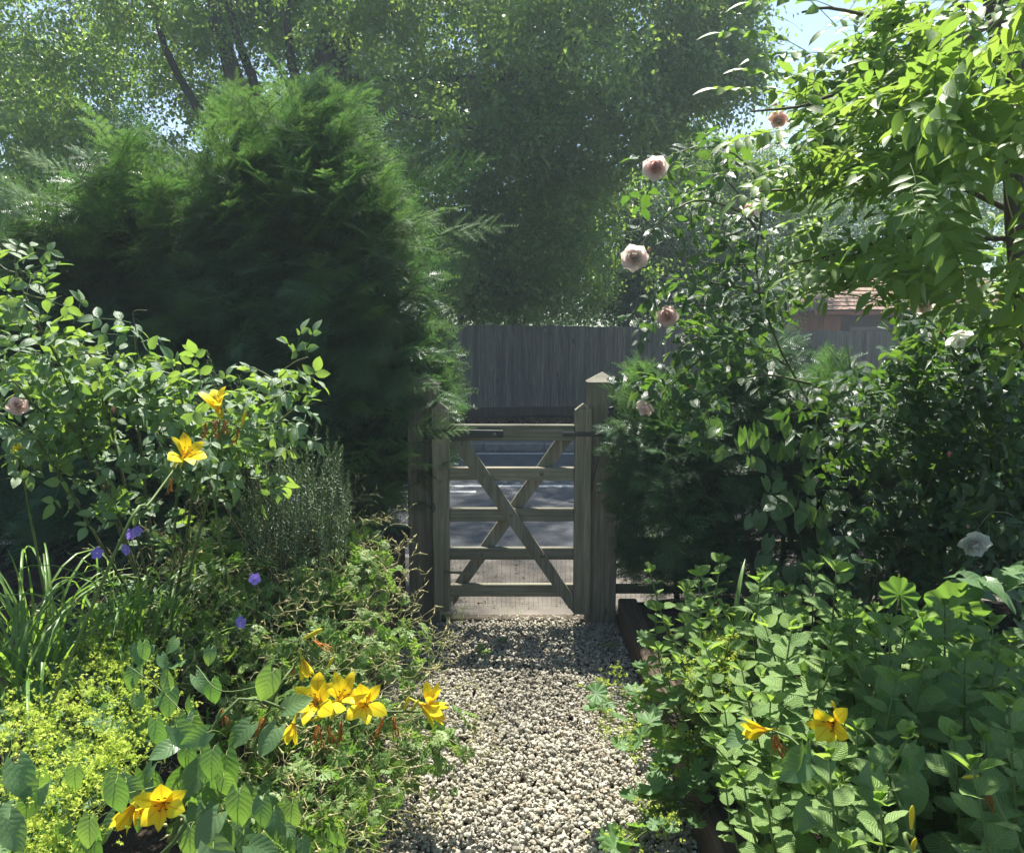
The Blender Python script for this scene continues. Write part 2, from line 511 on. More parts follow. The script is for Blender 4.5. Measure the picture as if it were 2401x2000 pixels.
MAT['soil'] = plain_mat('garden_soil', (0.028, 0.02, 0.013), (0.07, 0.05, 0.035), 9.0, 1.0, 1.0, 55.0, dist=0.03)

# ------------------------------------------------------------------ ground, road, pavements
def sheet(name, x0, x1, y0, y1, z, mat, nx=1, ny=1, zf=None):
    A = Acc(); V = []; F = []
    for j in range(ny+1):
        for i in range(nx+1):
            x = x0+(x1-x0)*i/nx; y = y0+(y1-y0)*j/ny
            V.append((x, y, z if zf is None else z+zf(x, y)))
    for j in range(ny):
        for i in range(nx):
            a = j*(nx+1)+i; F.append((a, a+1, a+nx+2, a+nx+1))
    A.add(V, F); return struct(A.build(name, mat, smooth=True))

MAT['grass_g'] = plain_mat('rough_ground', (0.03, 0.045, 0.015), (0.09, 0.085, 0.045), 1.5, 1.0, 0.8, 30.0, dist=0.05)
MAT['asphalt'] = plain_mat('asphalt', (0.085, 0.088, 0.095), (0.125, 0.128, 0.135), 3.0, 0.85, 0.6, 260.0, dist=0.006)
MAT['footway'] = plain_mat('worn_footway', (0.11, 0.10, 0.085), (0.19, 0.17, 0.145), 5.0, 0.9, 0.5, 180.0, third=(0.09, 0.08, 0.07), dist=0.006)
MAT['far_foot'] = plain_mat('far_footway', (0.12, 0.115, 0.115), (0.18, 0.17, 0.165), 4.0, 0.9, 0.5, 180.0, dist=0.006)
MAT['kerb'] = plain_mat('kerb_concrete', (0.15, 0.145, 0.13), (0.25, 0.24, 0.22), 12.0, 0.9, 0.4, 120.0)
MAT['paint'] = None
def paint_mat():
    m, nt, out = new_mat('worn_white_road_paint'); L = nt.links
    tc = nd(nt, 'ShaderNodeTexCoord')
    f = noise(nt, mapping(nt, tc.outputs['Object'], (0.7, 3, 1)), 22.0, 5, 0.75)
    mk = ramp(nt, f, [(0.40, (0, 0, 0)), (0.50, (1, 1, 1))])
    col = mixc(nt, mk, (0.10, 0.10, 0.105), (0.62, 0.62, 0.60))
    p = nd(nt, 'ShaderNodeBsdfPrincipled'); p.inputs['Roughness'].default_value = 0.8
    L.new(col, p.inputs['Base Color']); L.new(p.outputs[0], out.inputs['Surface']); return m
MAT['paint'] = paint_mat()

ROAD_Z = -0.10
# the ground of the far side and the horizon, lower than the road so nothing is coplanar
sheet('ground', -250, 250, -60, 400, -0.16, MAT['grass_g'], 1, 1)
sheet('road', -60, 60, 5.9, 12.05, ROAD_Z, MAT['asphalt'], 1, 1)
def slab(name, x0, x1, y0, y1, z0, z1, mat):
    A = Acc(); A.add(*box_v(x0, x1, y0, y1, z0, z1)); return struct(A.build(name, mat, smooth=False))
slab('pavement', -60, 60, 4.58, 5.78, -0.155, 0.0, MAT['footway'])
slab('far_pavement', -60, 60, 12.2, 13.7, -0.155, 0.0, MAT['far_foot'])
# kerb stones: a piece each where they show, plain kerb beyond
rg = np.random.default_rng(5)
def kerb(name, y0, y1, xa, xb, ztop):
    root = struct(thing(name, '', ''))
    del root['label']; del root['category']
    ms = []
    for k in range(3):
        A = Acc(); A.add(*bevbox(-0.452, 0.452, y0, y1, -0.155, ztop, 0.012)); ms.append(A.mesh('kerb_stone', MAT['kerb'], False))
    x = xa; i = 0
    while x < xb:
        put('kerb_stone', ms[i % 3], root, loc=(x+0.457, 0, rg.uniform(-.003, .003))); x += 0.915; i += 1
    return root
kerb('kerb', 5.782, 5.9, -3.6, 5.5, 0.006)
kerb('far_kerb', 12.05, 12.197, -5, 7, 0.008)
# road paint
rg = np.random.default_rng(6)
def marking(name, x0, x1, y0, y1):
    return sheet(name, x0, x1, y0, y1, ROAD_Z+0.004, MAT['paint'])
marking('edge_line', -8, 9, 11.70, 11.79)
marking('centre_line', -6, 1.8 + 4, 9.12, 9.23)
marking('centre_line', -6.5, -0.40, 8.78, 8.89)
marking('centre_line', 4.3, 8.0, 8.78, 8.89)

# verge of soil and leaf litter below the fence
sheet('verge', -30, 30, 13.705, 17.9, 0.0, MAT['soil'], 120, 14, lambda x, y: 0.01+0.04*math.sin(x*3.1)*math.cos(y*2.3)+0.05*(y-13.7)/2)
def litter(name, n, x0, x1, y0, y1, z, s0, s1, mat, seed, zf=None):
    rg = np.random.default_rng(seed)
    A = Acc(); T = leaf_t(2, 0.6, fold=0.3, curl=0.3)
    P = np.c_[rg.uniform(x0, x1, n), rg.uniform(y0, y1, n), np.full(n, z)+rg.uniform(0, .02, n)]
    d = rg.normal(size=(n, 3)); d[:, 2] *= 0.2
    nn = rg.normal(size=(n, 3))*0.4; nn[:, 2] += 1
    A.inst(T, P, frames(d, nn), rg.uniform(s0, s1, n), rg.random(n))
    return A.build(name, mat, kind='stuff')
MAT['litter'] = leaf_mat('dry_leaf_litter', (0.10, 0.05, 0.025), (0.30, 0.19, 0.10), (0.25, 0.14, 0.05), 0.15, 0.8, 0.1)
tag(litter('leaf_litter', 5200, -5, 8, 13.8, 15.3, 0.06, 0.03, 0.07, MAT['litter'], 3), 'brown dry leaves lying on the verge below the fence', 'leaf litter')
tag(litter('gutter_leaves', 700, -5, 8, 11.86, 12.04, ROAD_Z+.004, 0.02, 0.05, MAT['litter'], 4), 'reddish leaf debris gathered along the far gutter', 'leaf litter')
tag(litter('fallen_leaves', 90, -0.7, 0.9, 4.62, 5.6, 0.004, 0.015, 0.035, MAT['litter'], 8), 'small brown leaves scattered on the pavement behind the gate', 'leaf litter')

# ------------------------------------------------------------------ fences beyond the road
rg = np.random.default_rng(7)
def board_mesh(h, w=0.125):
    """feather-edge board: thick edge overlapping the thin edge of its neighbour"""
    A = Acc()
    n = 5; V = []; F = []
    for i in range(n+1):
        z = h*i/n; dx = rg.uniform(-.0015, .0015)
        V += [(0+dx, 0, z), (w+dx, -0.006, z), (w+dx, -0.022, z), (0+dx, -0.009, z)]
    for i in range(n):
        for k in range(4):
            a = i*4+k; b = i*4+(k+1) % 4
            F.append((a, a+4, b+4, b))
    F += [(0, 1, 2, 3), (n*4+3, n*4+2, n*4+1, n*4)]
    A.add(V, F); return A.mesh('board', MAT['fence'], False)
def board_fence(name, label, p0, p1, h0, h1, first_x=None):
    p0, p1 = Vector(p0), Vector(p1)
    d = (p1-p0); Ln = d.length; ang = math.atan2(d.y, d.x)
    root = thing(name, label, 'fence', p0, rz=ang)
    ms = [board_mesh(1.0) for _ in range(6)]
    x = 0; i = 0
    while x < Ln-0.05:
        h = h0+(h1-h0)*x/Ln + rg.uniform(-.006, .006)
        put('board', ms[rg.integers(6)], root, loc=(x, rg.uniform(-.003, .003), 0.17), sc=(1, 1, h-0.17),
            rm=Matrix.Rotation(rg.uniform(-.004, .004), 3, 'Y'))
        x += 0.103 + rg.uniform(-.004, .004); i += 1
    k = 0
    while k*3.0 < Ln:
        xa, xb = k*3.0, min((k+1)*3.0, Ln)
        A = Acc(); A.add(*bevbox(xa+0.003, xb-0.003, -0.03, -0.005, 0.0, 0.172, 0.003)); A.build('gravel_board', MAT['sleeper_v'], root, False)
        for zz in (0.35, 0.95, 1.5):
            A = Acc(); A.add(*bevbox(xa+.01, xb-.01, 0.0035, 0.06, zz, zz+.08, 0.004)); A.build('arris_rail', MAT['fence'], root, False)
        A = Acc(); A.add(*bevbox(xa-.05, xa+.05, 0.062, 0.16, -.1, h0-.05, 0.004)); A.build('fence_post', MAT['fence'], root, False)
        k += 1
    return root
fz = 0.06
board_fence('board_fence', 'tall weathered grey feather-edge board fence across the road, behind the gate', (-5.2, 15.35, fz), (3.75, 16.15, fz), 1.83, 1.70)
board_fence('board_fence', 'darker low stretch of board fence in front of the tiled red-brown shed', (3.8, 16.35, fz), (10.2, 17.1, fz), 1.68, 1.62)

# ------------------------------------------------------------------ shed with a tiled roof beyond the fence
MAT['shed'] = plain_mat('red_brown_stained_boards', (0.24, 0.085, 0.045), (0.36, 0.14, 0.075), 3.0, 0.75, 0.3, 40.0, (1, 1, 0.2))
MAT['shed_dark'] = plain_mat('dark_brown_boards', (0.06, 0.035, 0.028), (0.10, 0.055, 0.04), 3.0, 0.8, 0.3, 40.0)
MAT['tile'] = plain_mat('clay_roof_tile', (0.20, 0.125, 0.09), (0.36, 0.24, 0.175), 5.0, 0.9, 0.5, 60.0)
def dark_glass():
    m, nt, out = new_mat('dark_window_glass')
    p = nd(nt, 'ShaderNodeBsdfPrincipled'); p.inputs['Base Color'].default_value = (0.02, 0.022, 0.025, 1)
    p.inputs['Roughness'].default_value = 0.08; nt.links.new(p.outputs[0], out.inputs['Surface']); return m
MAT['dglass'] = dark_glass()
SY = 21.0
sx0 = at(1932, 760, SY).x; sx1 = at(2200, 760, SY).x + 1.5
shed = thing('garden_shed', 'red-brown timber shed with a clay tiled roof behind the dark fence on the right', 'shed', (sx0, SY, -0.16))
ez = at(1932, 727, SY).z + 0.16; rz_ = ez + 1.25
W_ = sx1-sx0; D_ = 3.4
def sbox(name, mat, *a, parent=shed, b=0.006):
    A = Acc(); A.add(*bevbox(*a, b)); return A.build(name, mat, parent, False)
wl = sbox('wall', MAT['shed'], 0.05, W_, 0.02, D_, 0, ez-0.02)
sbox('corner_board', MAT['shed'], -0.02, 0.42, -0.05, 0.018, 0, ez-0.03)
for i in range(24):
    z0 = 0.1+i*0.115
    if z0+0.11 > ez-0.05: break
    A = Acc(); V, F = box_v(0.44, W_, -0.02, 0.018, z0, z0+0.11); V = [(x, y-(0.012 if (z < z0+.05 and y < 0) else 0), z) for x, y, z in V]
    A.add(V, F); A.build('weatherboard', MAT['shed_dark'], shed, False)
wx0 = at(1990, 760, SY).x - sx0; wx1 = at(2075, 760, SY).x - sx0
fr = sbox('window', MAT['shed_dark'], wx0-.05, wx1+.05, -0.06, -0.034, at(0, 835, SY).z, at(0, 766, SY).z+.16+.04)
sbox('pane', MAT['dglass'], wx0, wx1, -0.068, -0.061, at(0, 835, SY).z+.05, at(0, 766, SY).z+.16, parent=fr, b=0.002)
# hipped, tiled slope facing the road
sl_y0, sl_y1 = -0.30, D_/2; run = sl_y1-sl_y0
A = Acc(); hipx = 1.35
A.add([(-.35, sl_y0, ez-.03), (W_+.3, sl_y0, ez-.03), (W_+.3, sl_y1, rz_-.03), (hipx, sl_y1, rz_-.03), (-.35, D_+.3, ez-.03), (W_+.3, D_+.3, ez-.03)],
      [(0, 1, 2, 3), (0, 3, 4), (3, 2, 5, 4)])
roof = A.build('roof', MAT['shed_dark'], shed, False)
sbox('fascia', MAT['shed'], -.37, W_+.3, sl_y0-.03, sl_y0-.002, ez-.13, ez-.035)
rows = 12; tw = 0.185
TT = Acc(); V, F = box_v(0, tw*0.93, -0.20, 0.05, 0, 0.022); TT.add([(x, y, z+(0.03 if y < 0 else 0)+(0.012*math.sin(x/tw*math.pi))) for x, y, z in V], F)
tme = TT.mesh('roof_tile', MAT['tile'], False)
slope = math.atan2(rz_-ez, run); rg = np.random.default_rng(9); cnt = 0
S2 = Acc()
for r_ in range(rows):
    t = (r_+.6)/rows; y = sl_y0+run*t; z = ez+(rz_-ez)*t
    xs = -.35+(hipx+.35)*t
    x = xs + (tw/2 if r_ % 2 else 0)
    while x < W_+.2:
        rm = Matrix.Rotation(slope, 3, 'X')
        if x < 3.3 and cnt < 280:
            put('roof_tile', tme, roof, loc=(x, y, z+rg.uniform(0, .008)), rm=rm); cnt += 1
        else:
            V, F = box_v(0, tw*.93, -.2, .05, 0, .022)
            V = [tuple(rm @ Vector((a, b, c+(0.03 if b < 0 else 0)))+Vector((x, y, z))) for a, b, c in V]; S2.add(V, F)
        x += tw
S2.build('roof_tiles', MAT['tile'], roof, False, kind='stuff')
# side lean-to coping, low red wall left of the shed
p = at(1880, 790, 20.6); q = at(1932, 778, 20.6)
A = Acc(); 
V, F = box_v(p.x-1.2, q.x, 20.5, 20.7, -0.16, 1.6)
V = [(x, y, (at(1800, 795, 20.6).z if x < p.x else q.z+.02) if z > 0 else z) for x, y, z in V]; A.add(V, F)
ow = A.build('garden_wall', MAT['shed'], None, False); tag(ow, 'low red wall with a sloping top joining the left side of the tiled shed', 'wall')

# ------------------------------------------------------------------ gate and its posts
GY = 4.40      # front plane of the gate
def gx(px, Y=GY): return at(px, 1200, Y).x
def gz(py, Y=GY): return at(1200, py, Y).z
gate = thing('garden_gate', 'weathered wooden five-bar garden gate with crossed braces and wire mesh at its foot', 'gate', (gx(1014), GY, 0))
G0 = Vector((gx(1014), GY, 0))
rnd = random.Random(3)
def gbox(name, mat, px0, px1, py0, py1, y0, y1, parent=gate, b=0.004):
    A = Acc(); A.add(*bevbox(gx(px0)-G0.x, gx(px1)-G0.x, y0, y1, gz(py1), gz(py0), b, 0.0015, rnd)); return A.build(name, mat, parent, False)
def stile(px0, px1, top, bot):
    x0, x1, z0, z1 = gx(px0)-G0.x, gx(px1)-G0.x, gz(bot), gz(top)
    sh = 0.032
    V, F = bevbox(x0, x1, 0, 0.075, z0, z1-sh, 0.004, .001, rnd)
    A = Acc(); A.add(V, F)
    xm = (x0+x1)/2; e = .004
    V = [(x0+e, .003, z1-sh-.001), (x1-e, .003, z1-sh-.001), (x1-e, .072, z1-sh-.001), (x0+e, .072, z1-sh-.001), (xm, .006, z1), (xm, .069, z1)]
    A.add(V, [(0, 1, 4), (2, 3, 5), (1, 2, 5, 4), (3, 0, 4, 5)])
    return A.build('stile', MAT['gate_v'], gate, False)
stile(1014, 1053, 945, 1434); stile(1347, 1386, 947, 1441)
for k, (a, b) in enumerate(((997, 1034), (1098, 1128), (1194, 1225), (1287, 1315), (1373, 1402))):
    gbox('rail', MAT['gate_h'], 1053.5, 1346.5, a, b, 0.022 if k else .012, 0.058 if k else .066)
def brace(pts, y0, y1):
    A = Acc(); n = len(pts)
    P = [(gx(a)-G0.x, gz(b)) for a, b in pts]
    V = [(x, y0, z) for x, z in P]+[(x, y1, z) for x, z in P]
    F = [tuple(range(n)), tuple(range(2*n-1, n-1, -1))]+[(i, i+n, (i+1) % n+n, (i+1) % n) for i in range(n)]
    A.add(V, F); return A
b1 = brace([(1056, 1035), (1097, 1035), (1346, 1398), (1346, 1436), (1330, 1418)], -0.002, 0.0215)
o = b1.build('brace', None, gate, False)
b2 = brace([(1303, 1035), (1342, 1035), (1098, 1371), (1058, 1431), (1057, 1399), (1064, 1371)], 0.0585, 0.082)
o2 = b2.build('brace', None, gate, False)
MAT['brace1'] = wood_mat('brace_timber', (0.145, 0.13, 0.092), (0.32, 0.295, 0.23), (0.13, 0.147, 0.104), 2, 0.4)
for b_ in (o, o2): b_.data.materials.append(MAT['brace1'])
def bolt(px, py, y, r=0.009, parent=gate):
    A = Acc(); c = Vector((gx(px)-G0.x, y, gz(py)))
    V, F, U = tube([c+Vector((0, 0.004, 0)), c+Vector((0, -.002, 0)), c+Vector((0, -.004, 0))], [r*1.5, r*1.5, r], 10); A.add(V, F, U)
    V, F, U = tube([c+Vector((0, -.003, 0)), c+Vector((0, -.009, 0))], [r*.75, r*.6], 8); A.add(V, F, U)
    return A.build('bolt', MAT['steel'], parent, False)
for a, b, y in ((1134, 1113, -.002), (1270, 1113, .022), (1200, 1207, -.002), (1132, 1303, .022), (1273, 1302, -.002)): bolt(a, b, y)
# strap hinge
A = Acc(); x0, x1, z0, z1 = gx(1000)-G0.x, gx(1180)-G0.x, gz(1029), gz(1006)
V, F = bevbox(x0, x1, -.0085, -.0015, z0, z1, 0.002)
V = [(x, y, z if x < x1-.02 else (z0+z1)/2+(z-(z0+z1)/2)*.78) for x, y, z in V]
A.add(V, F); hinge = A.build('hinge_strap', MAT['iron'], gate, False)
for a in (1034, 1098, 1160): bolt(a, 1017, -.0088, 0.0065, gate)
# latch: ring lever through the stile and the spring arm on the post
A = Acc(); A.add(*bevbox(gx(1318)-G0.x, gx(1418)-G0.x, -.0075, -.0015, gz(1023), gz(1013), 0.0015))
A.add(*bevbox(gx(1409)-G0.x, gx(1421)-G0.x, -.02, -.0015, gz(1027), gz(1011), 0.0015))
A.build('latch_bar', MAT['iron'], gate, False)
A = Acc()
pts = [(1427, 957), (1423, 980), (1417, 1004), (1414, 1024), (1407, 1045), (1402, 1068), (1396, 1092), (1391, 1116), (1387, 1150)]
V, F, U = tube([(gx(a)-G0.x, -.028 if i < 6 else -.02, gz(b)) for i, (a, b) in enumerate(pts)], [.006]*5+[.005, .0045, .004, .003], 8); A.add(V, F, U)
V, F, U = tube([(gx(1421)-G0.x, -.028, gz(958)), (gx(1433)-G0.x, -.028, gz(955))], .0085, 8); A.add(V, F, U)
A.build('latch_lever', MAT['iron'], gate, True)
A = Acc(); V, F, U = tube([(gx(1334)-G0.x, .03, gz(1179)), (gx(1347)-G0.x, .03, gz(1179))], .004, 6); A.add(V, F, U); A.build('catch_pin', MAT['iron'], gate)
A = Acc(); V, F, U = tube([(gx(1040)-G0.x, -.006, gz(1340)), (gx(1080)-G0.x, -.008, gz(1342)), (gx(1112)-G0.x, -.004, gz(1345))], [.007, .008, .006], 7); A.add(V, F, U); A.build('wooden_peg', MAT['gate_h'], gate)
# wire mesh behind the lower rails
def wire_mesh(x0, x1, z0, z1, y, pitch, r, name, parent, seed=1):
    rg = np.random.default_rng(seed); A = Acc()
    n = int((x1-x0)/pitch)
    for i in range(n+1):
        x = x0+i*pitch; k = 6
        V, F, U = tube([(x+rg.normal()*.0015, y+rg.normal()*.002, z0+(z1-z0)*j/k) for j in range(k+1)], r, 3, False); A.add(V, F, U)
    m_ = int((z1-z0)/pitch)
    for i in range(m_+1):
        z = z0+i*pitch; k = 12
        V, F, U = tube([(x0+(x1-x0)*j/k, y+.001+rg.normal()*.002, z+rg.normal()*.0015) for j in range(k+1)], r, 3, False); A.add(V, F, U)
    return A.build(name, MAT['wire'], parent, kind='stuff')
wire_mesh(gx(1054)-G0.x, gx(1346)-G0.x, gz(1434), gz(1300), 0.088, 0.026, .0007, 'wire_mesh', gate)

def gate_post(name, label, px0, px1, py_sh, py_top, py_bot, Y, seed):
    x0, x1 = at(px0, 1200, Y).x, at(px1, 1200, Y).x
    z1, z2 = at(1200, py_sh, Y).z, at(1200, py_top, Y).z
    w = x1-x0
    root = thing(name, label, 'gate post', ((x0+x1)/2, Y, 0))
    rnd = random.Random(seed)
    A = Acc(); V, F = bevbox(-w/2, w/2, 0, w, -.12, z1, 0.005, .001, rnd); A.add(V, F); A.build('post', MAT['gate_v'], root, False)
    A = Acc(); e = w/2+.004
    A.add([(-e, -.004, z1+.001), (e, -.004, z1+.001), (e, w+.004, z1+.001), (-e, w+.004, z1+.001), (0, w/2, z2+.012)], [(0, 1, 4), (1, 2, 4), (2, 3, 4), (3, 0, 4), (3, 2, 1, 0)])
    A.build('cap', MAT['gate_h'], root, False)
    return root
gate_post('gate_post', 'thick square gate post with a pyramid cap carrying the latch, right of the gate', 1377, 1447, 897, 878, 1464, GY+.055, 1)
gate_post('gate_post', 'hinge gate post half hidden by the dark yew, left of the gate', 957, 1029, 903, 880, 1450, GY+.08, 2)

# post and rail fence right of the gate, with wire, behind the low hedge
pr = thing('rail_fence', 'post and rail fence with wire netting running right from the latch post, inside the hedge', 'fence', (gx(1449), 4.62, 0))
L_ = 2.6
for k, (a, b) in enumerate(((978, 1014), (1268, 1290), (1372, 1392))):
    A = Acc(); A.add(*bevbox(0.0, L_, 0, .04, at(0, b, 4.62).z, at(0, a, 4.62).z, .004)); A.build('rail', MAT['gate_h'], pr, False)
for x in (1.25, 2.55):
    A = Acc(); A.add(*bevbox(x, x+.09, .042, .13, -.1, 1.2, .004)); A.build('post', MAT['gate_v'], pr, False)
wire_mesh(0.0, 2.5, 0.02, 0.55, .046, 0.03, .0008, 'wire_netting', pr, 4)

# ------------------------------------------------------------------ beds: retaining walls, sleepers, soil
WX = -0.60
wall = thing('retaining_wall', 'dark timber retaining wall of upright boards holding up the left bed', 'wall', (WX, 0, 0))
for k in range(30):
    y1 = 4.47-k*0.122
    if y1 < 0.9: break
    zt = 0.56 - 0.14*(4.47-y1)
    A = Acc(); A.add(*bevbox(-.06, rnd.uniform(-.006, .004), y1-.118, y1, -.1, zt-.04, .004, .002, rnd)); A.build('board', MAT['sleeper_v'], wall, False)
A = Acc(); V, F = bevbox(-.10, .03, 0.9, 4.46, 0, 1, .005); V = [(x, y, 0.56-.14*(4.47-y)-.038+z*.036) for x, y, z in V]; A.add(V, F); A.build('capping_plank', MAT['sleeper'], wall, False)
edge = thing('sleeper_edging', 'brown timber sleepers edging the right bed along the gravel', 'edging', (0.60, 0, 0))
for (ya, yb) in ((0.6, 2.52), (2.53, 4.44)):
    A = Acc(); A.add(*bevbox(0, .10, ya, yb, -.1, .15, .008, .004, rnd)); A.build('sleeper', MAT['sleeper'], edge, False)
# timber threshold under the gate
A = Acc(); A.add(*bevbox(gx(1030), gx(1380), 4.50, 4.575, -.12, .006, .006)); th = A.build('threshold', MAT['sleeper_v'], None, False); struct(th)
sheet('left_bed_soil', -8, WX-.061, -3, 4.56, 0.46, MAT['soil'], 60, 50, lambda x, y: .035*math.sin(x*5.3+y)*math.cos(y*4.7)-.02-.14*(4.47-y) if y > 1.2 else -.50+.02*math.sin(x*5))
sheet('right_bed_soil', 0.70, 8, -3, 4.57, 0.10, MAT['soil'], 60, 50, lambda x, y: .03*math.sin(x*5.3+y)*math.cos(y*4.7))
def footing(name, x0, x1): slab(name, x0, x1, -3, 4.58, -.155, -.06, MAT['soil'])
footing('path', -0.66, 0.60)

# ------------------------------------------------------------------ gravel: every stone is real
def gravel_mat():
    m, nt, out = new_mat('limestone_chippings'); L = nt.links
    a = nd(nt, 'ShaderNodeAttribute', attribute_name='var'); tc = nd(nt, 'ShaderNodeTexCoord'); oi = nd(nt, 'ShaderNodeObjectInfo')
    v = mth(nt, 'FRACT', mth(nt, 'ADD', a.outputs['Fac'], oi.outputs['Random']))
    col = ramp(nt, v, [(0, (0.20, 0.185, 0.15)), (0.2, (0.34, 0.32, 0.26)), (0.55, (0.47, 0.45, 0.365)), (0.88, (0.58, 0.56, 0.46)), (1, (0.28, 0.19, 0.12))])
    f = noise(nt, tc.outputs['Object'], 110.0, 4, 0.6)
    col = mixc(nt, ramp(nt, f, [(0.35, (0.55, 0.55, 0.55)), (0.7, (0, 0, 0))]), col, (0.25, 0.23, 0.17))
    g = noise(nt, tc.outputs['Object'], 1.7, 3)
    col = mixc(nt, mth(nt, 'MULTIPLY', ramp(nt, g, [(0.45, (0, 0, 0)), (0.7, (1, 1, 1))]), 0.35), col, (0.28, 0.24, 0.17))
    p = nd(nt, 'ShaderNodeBsdfPrincipled'); p.inputs['Roughness'].default_value = 0.9; p.inputs['Specular IOR Level'].default_value = 0.2
    L.new(col, p.inputs['Base Color'])
    bp = nd(nt, 'ShaderNodeBump'); bp.inputs['Strength'].default_value = 0.4; bp.inputs['Distance'].default_value = 0.002
    L.new(noise(nt, tc.outputs['Object'], 350.0, 3), bp.inputs['Height']); L.new(bp.outputs[0], p.inputs['Normal'])
    L.new(p.outputs[0], out.inputs['Surface']); return m
MAT['gravel'] = gravel_mat()
def stone_t(seed):
    rg = np.random.default_rng(seed)
    ph = (1+5**.5)/2
    V = NP([(-1,ph,0),(1,ph,0),(-1,-ph,0),(1,-ph,0),(0,-1,ph),(0,1,ph),(0,-1,-ph),(0,1,-ph),(ph,0,-1),(ph,0,1),(-ph,0,-1),(-ph,0,1)])
    V = nrm(V)*rg.uniform(0.72, 1.22, (12, 1)); V *= NP([1, rg.uniform(.6, .95), rg.uniform(.45, .75)])
    F = [(0,11,5),(0,5,1),(0,1,7),(0,7,10),(0,10,11),(1,5,9),(5,11,4),(11,10,2),(10,7,6),(7,1,8),(3,9,4),(3,4,2),(3,2,6),(3,6,8),(3,8,9),(4,9,5),(2,4,11),(6,2,10),(8,6,7),(9,8,1)]
    return V*0.5, F, np.zeros((12, 2))
STONES = [stone_t(i) for i in range(14)]
def gravel():
    rg = np.random.default_rng(11)
    root = struct(thing('gravel_path', '', '')); del root['label']; del root['category']
    A = Acc(); big = []
    for layer, (z, n, s0, s1) in enumerate(((-.040, 7000, .022, .034), (-.022, 9500, .015, .031), (-.008, 8500, .010, .029), (0.002, 2600, .007, .024))):
        xs = rg.uniform(WX+.01, .60, n); ys = rg.uniform(1.7, 4.56, n)
        # tighter and smaller beyond 3 m
        hump = 0.012*np.sin(xs*4+1)*np.cos(ys*2.7)
        sz = rg.uniform(s0, s1, n)*np.where(ys > 3.3, 0.88, 1.0)
        which = rg.integers(14, size=n)
        d = rg.normal(size=(n, 3)); d[:, 2] *= .35; nn = rg.normal(size=(n, 3))*.35; nn[:, 2] += 1
        RM = frames(d, nn); var = rg.random(n)
        P = np.c_[xs, ys, z+hump+rg.uniform(-.004, .004, n)]
        pick = np.zeros(n, bool)
        if layer == 2:
            cand = np.where((ys > 2.28) & (ys < 2.75) & (xs > -.42))[0][:300]; pick[cand] = True
            big = [(P[i], RM[i], sz[i]*1.08, which[i]) for i in cand]
        for k in range(14):
            q = (which == k) & ~pick
            A.inst(STONES[k], P[q], RM[q], sz[q], var[q])
    ms = []
    for k in range(14):
        B = Acc(); B.add(*STONES[k]); ms.append(B.mesh('stone', MAT['gravel'], False))
    for p, r_, s, w in big: put('stone', ms[w], root, loc=p, rm=r_, sc=s)
    A.build('chippings', MAT['gravel'], root, False, kind='stuff')
gravel()

# ------------------------------------------------------------------ big trees
MAT['tleaf'] = leaf_mat('tree_leaf', (0.05, 0.10, 0.03), (0.10, 0.16, 0.05), (0.40, 0.56, 0.08), 0.5, 0.3, 0.5)
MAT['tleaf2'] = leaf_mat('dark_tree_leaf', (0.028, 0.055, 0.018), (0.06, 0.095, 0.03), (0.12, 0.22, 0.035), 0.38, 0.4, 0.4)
MAT['tleaf3'] = leaf_mat('fresh_tree_leaf', (0.055, 0.095, 0.025), (0.10, 0.15, 0.04), (0.30, 0.42, 0.05), 0.5, 0.42, 0.35)
LEAF2 = leaf_t(2, 0.72, fold=0.35, curl=0.25)      # 4 quads
TLEAF = (NP([(0, 0, 0), (.34, .42, .09), (0, .45, 0), (-.34, .42, .09), (0, 1, -.12)]), [(0, 1, 2), (0, 2, 3), (2, 1, 4), (3, 2, 4)], NP([(.5, 0), (1, .4), (.5, .4), (0, .4), (.5, 1)]))
TLEAF_S = (NP([(0, 0, 0), (.33, .45, .08), (-.33, .45, .05), (0, 1, -.1)]), [(0, 1, 2), (2, 1, 3)], NP([(.5, 0), (1, .4), (0, .4), (.5, 1)]))

def twig_t(seed, n=14, Ln=.40, ls=.068, T=None):
    """a drooping twig: thin stem with leaves left and right"""
    rg = np.random.default_rng(seed); parts = []
    P = [(rg.normal()*.01, Ln*y, -.35*Ln*y*y) for y in np.linspace(0, 1, 5)]
    st = tube(P, [.004, .003, .003, .002, .001], 3, False)
    parts.append(((NP(st[0]), st[1], NP(st[2])), (0, 0, 0), I3, 1.0))
    for k in range(n):
        t = (k+1)/n; s = -1 if k % 2 else 1
        d = NP([s*rg.uniform(.5, 1.2), rg.uniform(.2, 1), -rg.uniform(.1, 1.3)]); nn = NP([rg.normal()*.5, rg.normal()*.5, 1])
        off = NP([s*rg.uniform(.0, .10), 0, rg.normal()*.05])
        parts.append((T or TLEAF, NP((0, Ln*t, -.35*Ln*t*t))+off, fr1(d, nn), ls*rg.uniform(.7, 1.25)))
    return merge_t(parts)
TWIGS = {}
def twigs(mat, ls):
    key = (mat.name, round(ls, 3))
    if key not in TWIGS:
        out = []
        for i in range(5):
            A = Acc(); T = twig_t(300+i, ls=ls); nv = len(T[0]); A.add(T[0], T[1], T[2], 0.0)
            out.append(A.mesh('twig', mat, True))
        TWIGS[key] = out
    return TWIGS[key]
def shade_ok(W):
    """trims the tall crown to shape its shade on the path: sunlit beds nearer than that, a tongue of shade down the right of the gravel"""
    g = W-NP(SUN_DIR)[None]*(W[:, 2]/SUN_DIR.z)[:, None]
    lim = 3.12+.12*np.sin(g[:, 0]*5)+.08*np.sin(g[:, 0]*11+2)
    lim = np.where((g[:, 0] > -.05) & (g[:, 0] < .50), 2.45, lim)
    return g[:, 1] > lim
